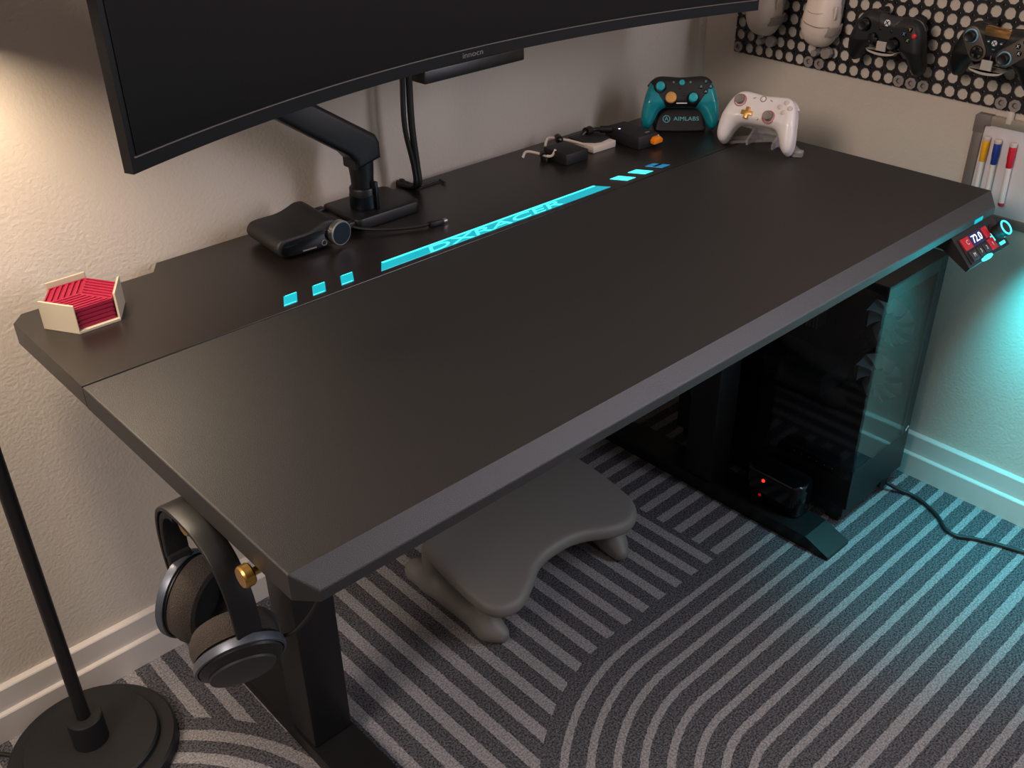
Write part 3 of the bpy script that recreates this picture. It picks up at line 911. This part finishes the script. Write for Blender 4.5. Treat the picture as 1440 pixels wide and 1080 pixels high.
def bracket(m, label):
    b_ = thing('gamepad_bracket', label, 'bracket', m, 'grey gamepad brackets on the pegboard')
    obj('hook_tab', prism(rrect(-.0095, .0095, -.028, -.008, .0012, 2), .0215, .0250, .0006), GREYL, b_, smooth=False)
    obj('cradle', prism(chaikin([(-.030, -.0235), (-.026, -.030), (0, -.034), (.026, -.030), (.030, -.0235), (.026, -.0255), (0, -.0285), (-.026, -.0255)], 2), -.018, .025, .0006), GREYL, b_, smooth=False)
    obj('stem', box(-.009, .009, -.034, -.0265, -.042, -.015, .001), GREYL, b_)
    return b_

# --- black pad
mbk = wall_frame(-.462, .918, .046, 0, -4)
bp_ = thing('gamepad', 'matt black gamepad with coloured letters held on the pegboard', 'gamepad', mbk)
obj('shell', PADG, MATT, bp_, sharp=0)
obj('guide_panel', nets(pad_sdf(.0007, [(-.030, .045), (.030, .045), (.015, .018), (-.015, .018)]), (-.034, .01, -.002), (.034, .042, .026), .0021), BUTGREY, bp_, sharp=50)
for x, y in ((-.043, .013), (.0215, -.009)):
    obj('stick_well', xf(lathe([(.0135, 0), (.0125, .0014), (.0100, .0008), (0, .0004)], 28), T(x, y, ZT - .0002)), GLOSS, bp_)
    obj('thumbstick', xf(STICK, T(x, y, ZT + .0004)), BLK, bp_)
obj('pad_dish', xf(lathe([(.0118, -.001), (.0118, .0012), (.010, .0006), (0, .0004)], 28), T(-.0215, -.0085, ZT)), GLOSS, bp_)
obj('direction_pad', xf(prism(CROSS(.0100, .0034), -.001, .0030, .0007), T(-.0215, -.0085, ZT)), BLK, bp_)
LC = {'Y': M('amber_letter', (225, 190, 60), .5), 'A': M('green_letter', (110, 190, 90), .5), 'X': M('blue_letter', (120, 165, 225), .5), 'B': M('red_letter', (235, 90, 80), .5)}
for x, y, t_ in ABXY:
    b_ = obj('face_button', xf(domeg(.0046, .0030), T(x, y, ZT)), RED if t_ == 'B' else GLOSS, bp_)
    obj('letter', xf(text(t_, .0076, .0003), T(x, y, ZT + .0032)), LC[t_], b_, smooth=False)
def x_emblem(root, x, y, z, r):
    e_ = obj('emblem', xf(cyl(r, -.0008, .0008, 28), T(x, y, z)), WHITEINK, root, label='white round emblem')
    g = [sweep([(s * r * .75, -r * .75, 0), (s * r * .12, 0, 0), (-s * .02 * r, r * .22, 0), (-s * r * .62, r * .62, 0)], [(-r * .12, -.0004), (r * .12, -.0004), (r * .12, .0004), (-r * .12, .0004)], 5, (0, 0, 1)) for s in (-1, 1)]
    obj('emblem_cross', xf(join(*g), T(x, y, z + .0009)), BLK, e_, smooth=False)
x_emblem(bp_, 0, .0245, ZT + .0010, .0058)
for x in (-.0115, .0115):
    obj('menu_button', xf(domeg(.0024, .0016), T(x, .0115, ZT)), GLOSS, bp_)
shoulders(bp_, BLK)
bracket(wall_frame(-.462, .918, .046, 0, -1), 'grey bracket holding the matt black gamepad on the pegboard')

# --- pad with oval modules
m2_ = wall_frame(-.664, .925, .046, 0, -3)
g2 = thing('gamepad', 'black gamepad with grey oval stick modules and small screen on the pegboard', 'gamepad', m2_)
obj('shell', PADG, BLK, g2, sharp=0)
def capsule2(ax_, ay, bx, by, r, n=10):
    a = math.atan2(by - ay, bx - ax_)
    P = [(bx + r * math.cos(a - PI / 2 + PI * i / n), by + r * math.sin(a - PI / 2 + PI * i / n)) for i in range(n + 1)]
    P += [(ax_ + r * math.cos(a + PI / 2 + PI * i / n), ay + r * math.sin(a + PI / 2 + PI * i / n)) for i in range(n + 1)]
    return P
obj('stick_module', xf(prism(capsule2(-.043, .0165, -.0265, -.008, .0155), -.006, .0020, .0012), T(0, 0, ZT)), MODGREY, g2, label='grey oval module')
obj('stick_module', xf(prism(capsule2(.0225, -.008, .050, .0165, .0155), -.006, .0020, .0012), T(0, 0, ZT)), MODGREY, g2, label='grey oval module')
TRING = M('teal_ring', (110, 175, 200), .35)
for x, y in ((-.043, .0165), (.0225, -.008)):
    obj('stick_ring', xf(torus(.0108, .0011, 32, 8), T(x, y, ZT + .0022)), TRING, g2, label='pale teal ring')
    obj('thumbstick', xf(STICK, T(x, y, ZT + .0018)), BLK, g2)
obj('pad_dish', xf(lathe([(.0115, -.001), (.0115, .0012), (.0090, -.0004), (0, .0002)], 32), T(-.0265, -.008, ZT + .002)), GLOSS, g2)
obj('direction_pad', xf(prism(CROSS(.0088, .0032), -.001, .0018, .0007), T(-.0265, -.008, ZT + .002)), GLOSS, g2)
for x, y, t_ in ((.0440, .0050, 'A'), (.0395, .0160, 'X'), (.0500, .0245, 'Y'), (.0590, .0130, 'B')):
    b_ = obj('face_button', xf(domeg(.0044, .0030), T(x, y, ZT + .0018)), GLOSS, g2)
    obj('letter', xf(text(t_, .0070, .0003), T(x, y, ZT + .0052)), WHITEINK, b_, smooth=False)
obj('centre_panel', prism([(-.0235, .034), (.0215, .034), (.0150, .010), (.0015, -.004), (-.0015, -.004), (-.0180, .012)], ZT - .004, ZT + .0012, .0005), GLOSS, g2, smooth=False)
SCG = M('bronze_screen', (176, 132, 84), .18, .85)
obj('screen', prism(rrect(-.0225, .0215, .0225, .0385, .002, 3), ZT - .004, ZT + .0022, .0005), SCG, g2, label='bronze reflecting screen')
x_emblem(g2, -.001, .0125, ZT + .0020, .0046)
for x, t_ in ((-.0115, 'e'), (.0105, '=')):
    obj('menu_button', xf(domeg(.0030, .0012), T(x, .0135, ZT + .001)), BUTGREY, g2)
    obj('menu_mark', xf(box(-.0016, .0016, -.0007, .0007, 0, .0003), T(x, .0135, ZT + .0023)), WHITEINK, g2, smooth=False)
obj('share_mark', box(-.003, .002, .0015, .0030, ZT + .0011, ZT + .0017), DIMINK, g2, smooth=False)
obj('seam_mark', box(-.0016, -.0006, -.0200, -.0085, ZT - .001, ZT + .0008), DIMINK, g2, smooth=False)
for x, y, a in ((-.058, -.010, 60), (-.047, -.004, -60), (.050, -.010, 38)):
    obj('grip_mark', xf(box(-.0055, .0055, -.0005, .0005, -.003, .0008), T(x, y, ZT - .0015) @ R(a, 'Z')), WHITEINK, g2, smooth=False)
shoulders(g2, BLK)
bracket(wall_frame(-.660, .917, .046, 0, -1), 'grey bracket holding the gamepad with oval modules')

# --- two white mice
def mouse_sdf(X, Y, Z):
    wdt = .0315 + .0035 * np.cos((Y + .030) * 40)
    e = (np.abs(X) / wdt) ** 2.6 + (np.abs(Y) / .062) ** 3.3 + (np.maximum(Z, 0) / (.0365 - np.clip(Y + .012, -.06, .08) * .12 - (Y + .012) ** 2 * 2.2)) ** 2.2
    d = (e ** (1 / 2.4) - 1) * .028
    return np.maximum(d, -Z)
MOUSE = nets(mouse_sdf, (-.037, -.064, -.002), (.037, .064, .042), .0020)
MBODY = M('warm_white_mouse', (214, 196, 182), .5, bump=(400, .05))
def make_mouse(m, label, kind):
    t = thing('computer_mouse', label, 'mouse', m, 'white mice on the pegboard')
    obj('shell', MOUSE, MBODY, t, sharp=50)
    def strip(pts, wd):
        # thin dark seam lying on the shell
        out = []
        for x, y in pts:
            z = np.linspace(.004, .045, 200)
            d = mouse_sdf(np.full(200, x), np.full(200, y), z)
            k = int(np.argmax(d > 0))
            out.append((x, y, float(z[k])))
        return tube(out, wd, 4, 6)
    if kind == 0:
        obj('button_seam', strip([(0, .054), (0, .045), (0, .030), (0, .014)], .0004), DIMINK, t)
        obj('button_seam', strip([(-.026, .018), (-.012, .013), (0, .012), (.012, .013), (.026, .018)], .0004), DIMINK, t)
    else:
        obj('button_seam', strip([(-.027, .008), (-.014, .001), (0, -.001), (.014, .001), (.027, .008)], .0004), DIMINK, t)
        obj('shell_step', strip([(-.029, -.012), (-.015, -.018), (0, -.021), (.015, -.022), (.028, -.021)], .0010), GREYP, t)
        obj('scroll_wheel', xf(prism(rrect(-.0028, .0028, -.008, .008, .0026, 4), 0, .004, .001), T(0, .034, .0305)), GLOSS, t)
    obj('side_button', xf(box(-.0012, .0018, -.012, .010, -.003, .003, .001), T(.0318, .004, .018)), OFFW, t)
    return t
make_mouse(wall_frame(-.170, .938, .012, 0, -2) @ Matrix.Scale(1.12, 4), 'plain white mouse hanging on the pegboard beside the monitor corner', 0)
make_mouse(wall_frame(-.302, .936, .012, 0, -2) @ Matrix.Scale(1.12, 4), 'white mouse with black scroll wheel hanging beside the black gamepad', 1)
for k, (y, z) in enumerate(((-.170, .938), (-.302, .936))):
    h_ = thing('mouse_holder', ['grey clip holding the plain white mouse by the monitor', 'grey clip holding the white mouse with the scroll wheel'][k], 'mouse holder', wall_frame(y, z, -.0075, 0, -2) @ Matrix.Scale(1.12, 4), 'grey mouse holders on the pegboard')
    obj('back_plate', prism(rrect(-.026, .026, -.045, .030, .004, 3), .001, .0115, .001), GREYP, h_, smooth=False)
    obj('side_arm', sweep([(.030, -.026, .006), (.037, -.027, .022), (.034, -.0285, .036), (.022, -.031, .0445)], rrect(-.0016, .0016, -.0075, .0075, .001, 2), 6, (.1, 1, 0)), GREYP, h_)
    obj('side_arm', sweep([(-.030, -.026, .006), (-.0375, -.026, .018), (-.037, -.0265, .028)], rrect(-.0016, .0016, -.0075, .0075, .001, 2), 6, (0, 1, 0)), GREYP, h_)
    obj('toe_rest', xf(join(cyl(.0062, .0, .022, 8), xf(cyl(.0105, -.001, .010, 8), T(.016, .001, 0))), T(-.004, -.0735, .004)), GREYP, h_)

# ================================================================== WHITEBOARD AND MARKERS
wb = thing('whiteboard', 'small grey framed whiteboard hanging below the pegboard', 'whiteboard', T(1.5598, -.633, .798))
# local: x = -outwards (room side negative), y = -along, z up
def wpart(name, y0, y1, z0, z1, o0, o1, mat, bev=.001, **kw):
    return obj(name, box(-o1, -o0, -y1, -y0, z0, z1, bev), mat, wb, **kw)
wpart('writing_surface', .006, .52, -.19, -.004, .002, .0075, BOARDW, .0004)
wpart('frame_rail', 0, .018, -.195, -.012, .001, .013, FRAMEM)
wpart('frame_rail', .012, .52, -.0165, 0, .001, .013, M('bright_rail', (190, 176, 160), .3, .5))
wpart('frame_rail', .0, .52, -.195, -.178, .001, .013, FRAMEM)
obj('corner_cap', xf(prism([(0, -.004), (.004, 0), (.030, 0), (.030, -.018), (.020, -.020), (.019, -.034), (0, -.034)], 0, .0148, .0015), Matrix(((0, 0, -1, 0), (-1, 0, 0, .001), (0, 1, 0, .001), (0, 0, 0, 1)))), CAPG, wb)
obj('hanging_clip', box(-.0155, -.001, -.064, -.055, -.008, .014, .001), OFFW, wb)
def marker(y, z, roll, mat, label, tail=None):
    # local x out from wall, z along the pen
    t = thing('marker', label, 'marker', T(1.5523 - .0065, y, z) @ R(roll, 'X'), 'dry erase markers on the whiteboard')
    obj('barrel', lathe([(0, -.116), (.0045, -.116), (.0052, -.114), (.0052, -.040), (0, -.040)], 20), WHITE, t)
    obj('cap', lathe([(.0052, -.046), (.0058, -.045), (.0058, -.034), (.0064, -.030), (.0064, -.008), (.0058, -.006), (0, -.006)], 20), mat, t)
    obj('cap_eraser', lathe([(.0058, -.008), (.0066, -.006), (.0066, -.001), (.0056, 0), (0, 0)], 20), OFFW, t)
    obj('clip_magnet', box(-.0015, .0062, -.0055, .0055, -.030, -.010, .001), mat, t)
    if tail: obj('tail_plug', lathe([(0, -.1185), (.004, -.1185), (.0054, -.116), (.0054, -.112), (0, -.112)], 20), tail, t)
    return t
marker(-.662, .761, -1, YEL, 'yellow capped whiteboard marker, leftmost of three')
marker(-.683, .760, -1.5, BLU, 'blue capped whiteboard marker between the yellow and red ones')
marker(-.711, .760, -2, RED, 'red capped whiteboard marker with red tail plug', RED)

# ================================================================== HEADPHONES
hp = thing('headphones', 'black over ear headphones hanging from brass pegs under the desk edge', 'headphones', T(-.008, -.565, .62))
bw = rrect(-.0145, .0145, -.0028, .0028, .002, 2)
arch = [(0, .062, -.052), (0, .068, -.020), (0, .067, .018), (0, .056, .047), (0, .034, .0625), (0, .008, .0660), (0, -.030, .0625), (0, -.062, .046), (0, -.082, .015), (0, -.090, -.022), (0, -.090, -.055)]
obj('headband', sweep(arch, bw, 8, (1, 0, 0)) if False else sweep(arch, [(b, a) for a, b in bw], 8, (1, 0, 0)), BLK, hp)
obj('band_pad', sweep([(0, .062, -.022), (0, .060, .012), (0, .050, .040), (0, .033, .0550), (0, .016, .0575)], [(b, a) for a, b in rrect(-.0135, .0135, -.0045, .0045, .003, 2)], 8, (1, 0, 0)), BLKFAB, hp)
obj('arm_pad', box(-.0135, .0135, .052, .064, -.058, -.016, .004), BLKFAB, hp)
def cup(name_prefix, m, far):
    # local z points out of the head side (outer shell at +z), x/y the oval
    ov = Matrix.Diagonal((1.0, 1.13, 1.05, 1))
    c = obj('ear_cup', xf(lathe([(.040, .004), (.0455, .008), (.047, .014), (.044, .021), (.034, .026), (.02, .0285), (0, .029)], 48), ov), BLK, hp, m=m)
    obj('ear_cushion', xf(lathe([(.034, .002), (.032, -.010), (.0325, -.018), (.036, -.0225), (.042, -.021), (.0475, -.013), (.0485, -.004), (.046, .006), (.03, .006)], 48), ov), FABRIC, c, label='brown black mesh cushion')
    obj('inner_mesh', xf(cyl(.036, -.008, -.004, 40), ov), BLKFAB, c)
    obj('silver_ring', xf(lathe([(.0470, .0095), (.0488, .0100), (.0492, .0135), (.0488, .0185), (.0462, .0190)], 48), ov), RINGM, c, label='pale blue grey metal ring')
    obj('outer_cover', xf(lathe([(.036, .0262), (.035, .0285), (.018, .0310), (0, .0316)], 40), ov @ T(0, -.004, 0)), BUTGREY, c)
    obj('cover_mark', xf(text('A', .013, .0004), T(0, -.006, .0318)), DIMINK, c, smooth=False)
    return c
# near cup: outer shell faces the camera side (-y) and down; far cup the other way
cup('near', frame((1, .08, 0), (-.25, -.80, -.45), (-.002, -.056, -.076)), False)
cup('far', frame((-1, 0, 0), (-.42, .90, .10), (.004, .044, -.080)), True)
obj('yoke', tube([(0, .060, -.050), (0, .060, -.060), (-.002, .060, -.068), (-.004, .060, -.078)], .0052), DARKSIL, hp)
obj('yoke', xf(box(-.009, .009, -.094, -.083, -.072, -.050, .003), Matrix.Identity(4)), BLK, hp)
obj('cable', tube([(.03, -.075, -.075), (.05, -.095, -.062), (.075, -.11, -.02), (.095, -.10, .03), (.11, -.08, .066)], .0022), RUBBER, hp)

# ================================================================== FOOTREST
fr = thing('footrest', 'grey moulded footrest with a wavy front edge under the desk', 'footrest', T(.71, -.33, 0))
FO = chaikin([(-.195, .115), (.195, .115), (.207, .05), (.212, -.03), (.205, -.085), (.165, -.112), (.115, -.105), (.055, -.072), (0, -.066), (-.055, -.072), (-.095, -.100), (-.150, -.125), (-.198, -.105), (-.207, -.05), (-.207, .04)], 3)
def top_sdf(X, Y, Z):
    d2 = sd_poly(X[:, :, 0], Y[:, :, 0], FO)[:, :, None]
    zc = .098 + (Y + .11) * .20
    a = d2 + .012; b_ = np.abs(Z - zc) - .0145 + .012
    d = np.minimum(np.maximum(a, b_), 0) + np.sqrt(np.maximum(a, 0) ** 2 + np.maximum(b_, 0) ** 2) - .012
    # shallow dish
    return np.maximum(d, -(np.where(d2 < -.022, -1, 1) * 1e3)) if False else d
obj('foot_pad', nets(top_sdf, (-.215, -.13, .075), (.215, .12, .165), .005), FOOTR, fr, sharp=0)
for s in (-1, 1):
    def rail(X, Y, Z, s=s):
        a = sd_cap(X, Y, Z, (s * .168, .15, .024), (s * .168, -.060, .024), .024, .022)
        b_ = sd_cap(X, Y, Z, (s * .168, -.060, .022), (s * .160, -.082, .016), .021, .016)
        c = sd_cap(X, Y, Z, (s * .168, .10, .03), (s * .168, .10, .105), .02, .018)
        e = sd_cap(X, Y, Z, (s * .168, -.045, .03), (s * .168, -.05, .085), .018, .016)
        return np.maximum(smin(smin(a, b_, .02), smin(c, e, .01), .02), -Z)
    lo, hi = ((.135, -.11, -.002), (.205, .18, .125)) if s > 0 else ((-.205, -.11, -.002), (-.135, .18, .125))
    obj('side_rail', nets(rail, lo, hi, .005), FOOTR, fr, sharp=60)
obj('axle', xf(cyl(.010, -.165, .165, 20), T(0, .10, .08) @ AX['x']), FOOTR, fr)

# ================================================================== COMPUTER CASE
PX0, PX1, PY0, PY1, PZ0, PZ1 = 1.272, 1.492, -.665, -.225, .046, .548
pc = thing('computer_case', 'black tower computer with glass front and side standing under the desk', 'computer', T((PX0 + PX1) / 2, (PY0 + PY1) / 2, 0))
def ppart(name, g, mat, parent=None, **kw):
    return obj(name, xf(g, T(-(PX0 + PX1) / 2, -(PY0 + PY1) / 2, 0)), mat, parent or pc, **kw)
t = .010
ppart('top_panel', join(box(PX0, PX1, PY0, PY1, PZ1 - .030, PZ1, .0015)), BLK, smooth=False)
ppart('top_filter', box(PX0 + .03, PX1 - .03, PY0 + .035, PY1 - .04, PZ1 - .001, PZ1 + .003, .001), MATT, smooth=False)
ppart('bottom_shroud', box(PX0, PX1, PY0, PY1, PZ0, PZ0 + .095, .0015), BLK, smooth=False)
ppart('base', box(PX0 + .012, PX1 - .014, PY0 + .012, PY1 - .01, .012, PZ0, .002), STEEL, smooth=False)
for x in (PX0 + .025, PX1 - .035):
    for y in (PY0 + .03, PY1 - .05):
        ppart('case_foot', box(x - .012, x + .012, y - .012, y + .02, 0, .014, .002), RUBBER)
ppart('side_wall', box(PX1 - .004, PX1, PY0 + .004, PY1, PZ0 + .095, PZ1 - .030), STEEL, smooth=False)
ppart('back_wall', box(PX0 + .004, PX1 - .004, PY1 - .004, PY1, PZ0 + .095, PZ1 - .030), STEEL, smooth=False)
ppart('corner_post', box(PX1 - .030, PX1, PY0 + .0005, PY0 + .012, PZ0 + .094, PZ1 - .029), BLK, smooth=False)
ppart('front_glass', box(PX0 + .0005, PX1 - .028, PY0 - .0005, PY0 + .0035, PZ0 + .096, PZ1 - .004), PCGLASS, smooth=False)
ppart('side_glass', box(PX0 - .001, PX0 + .003, PY0 + .004, PY1 - .03, PZ0 + .070, PZ1 - .004), PCGLASS, smooth=False)
ppart('corner_trim', join(box(PX0 - .0005, PX0 + .006, PY0 - .0002, PY0 + .006, PZ0 + .04, PZ0 + .096)), BLK, smooth=False)
ppart('motherboard', box(PX1 - .034, PX1 - .030, PY0 + .19, PY1 - .03, PZ0 + .13, PZ1 - .05), PCBM, smooth=False)
ppart('graphics_card', box(PX1 - .145, PX1 - .034, PY0 + .14, PY1 - .02, PZ0 + .175, PZ0 + .225, .003), BLK)
ppart('cooler_block', box(PX1 - .08, PX1 - .034, PY0 + .24, PY0 + .31, PZ0 + .29, PZ0 + .36, .004), GLOSS)
ppart('coolant_hose', tube([(PX1 - .08, PY0 + .25, PZ0 + .33), (PX1 - .13, PY0 + .20, PZ0 + .38), (PX1 - .10, PY0 + .12, PZ0 + .43), (PX1 - .06, PY0 + .10, PZ1 - .045)], .006), RUBBER)
ppart('coolant_hose', tube([(PX1 - .08, PY0 + .28, PZ0 + .33), (PX1 - .14, PY0 + .24, PZ0 + .40), (PX1 - .11, PY0 + .16, PZ0 + .45), (PX1 - .06, PY0 + .14, PZ1 - .045)], .006), RUBBER)
ppart('memory_sticks', join(*[box(PX1 - .066, PX1 - .034, PY0 + .212 + .008 * k, PY0 + .216 + .008 * k, PZ0 + .28, PZ0 + .40) for k in range(4)]), SILVER, smooth=False)
def blade():
    V, F = [], []
    n = 5
    for i in range(n + 1):
        r = .017 + (.0535 - .017) * i / n
        a0 = .10 + i / n * .35
        for side, a in ((0, a0 - .27), (1, a0 + .27)):
            V.append((r * math.cos(a), r * math.sin(a), .009 if side else -.006))
    for i in range(n):
        F.append([2 * i, 2 * i + 1, 2 * i + 3, 2 * i + 2])
    k = len(V)
    V += [(x, y, z + .0014) for x, y, z in V]
    F += [[k + q for q in f][::-1] for f in F]
    F += [[0, 2, k + 2, k]] + [[2 * i, k + 2 * i, k + 2 * i + 2, 2 * i + 2] for i in range(1, n)] + [[2 * i + 1, 2 * i + 3, k + 2 * i + 3, k + 2 * i + 1] for i in range(n)] + [[2 * n, 2 * n + 1, k + 2 * n + 1, k + 2 * n], [0, k, k + 1, 1]]
    return V, F
bl = mesh('fan_blade', blade(), FANM, True, 60)
for zc in (.252, .382):
    FMx = T(PX1 - .022 - (PX0 + PX1) / 2, -.590 - (PY0 + PY1) / 2, zc) @ Matrix(((0, 0, -1, 0), (0, 1, 0, 0), (1, 0, 0, 0), (0, 0, 0, 1)))
    ring = lathe([(.0545, -.012), (.060, -.012), (.060, .012), (.0545, .012), (.0545, -.012)], 40)
    fan = obj('fan', join(ring, *[xf(box(-.006, .006, -.006, .006, -.012, .012, .001), T(x * .054, y * .054, 0)) for x in (-1, 1) for y in (-1, 1)]), BLK, pc, m=FMx)
    obj('fan_hub', cyl(.0185, -.010, .010, 28), BLK, fan)
    for k in range(9):
        obj('fan_blade', bl, FANM, fan, m=R(40 * k, 'Z'))
ppart('maker_mark', xf(join(box(-.006, -.001, -.003, .003, 0, .0004), box(.0005, .0065, -.001, .004, 0, .0004)), T(PX1 - .012, PY0 - .0002, PZ0 + .105) @ R(90, 'X') @ R(25, 'Z')), WHITEINK, smooth=False)
ppart('pale_dots', join(*[xf(box(-.0012, .0012, -.0012, .0012, 0, .0005), T(PX0 - .0002, PY0 + .045 + .018 * k, PZ0 + .082 - 0.0 * k) @ R(-90, 'Y')) for k in range(6)]), DIMINK, smooth=False)  # row of small pale dots low on the left side of the case
ppart('power_inlet', xf(cyl(.016, -.004, .012, 20), T(PX1 - .055, PY0 + .016, .030) @ AX['y'] @ R(180, 'X')), RUBBER)
pcab = obj('power_cable', tube([(PX1 - .045, PY0 + .004, .024), (PX1 - .030, PY0 - .020, .010), (1.470, -.710, .006), (1.463, -.745, .005), (1.442, -.785, .005), (1.416, -.815, .005), (1.412, -.842, .005), (1.430, -.872, .005), (1.447, -.915, .005), (1.462, -.965, .005), (1.49, -1.05, .005), (1.52, -1.2, .005)], .0042), RUBBER)
tag(pcab, 'black power cord snaking over the rug from the computer to the right', 'cord')
# small glossy adapter with red lights on the desk foot, beside the case
ad = thing('power_adapter', 'glossy black adapter with small red lights beside the computer', 'adapter', T(1.212, -.530, .0302))
obj('case', xf(prism(rrect(-.026, .036, -.075, .060, .02, 5), 0, .078, .008, 3), Matrix.Identity(4)), GLOSS, ad)
obj('status_light', xf(cyl(.0034, -.0006, .0016, 16), T(-.0264, .010, .058) @ R(-90, 'Y')), REDLED, ad, label='bright red light')
obj('status_light', xf(cyl(.0030, -.0006, .0012, 16), T(-.0264, .014, .020) @ R(-90, 'Y')), REDDIM, ad, label='dim red light')
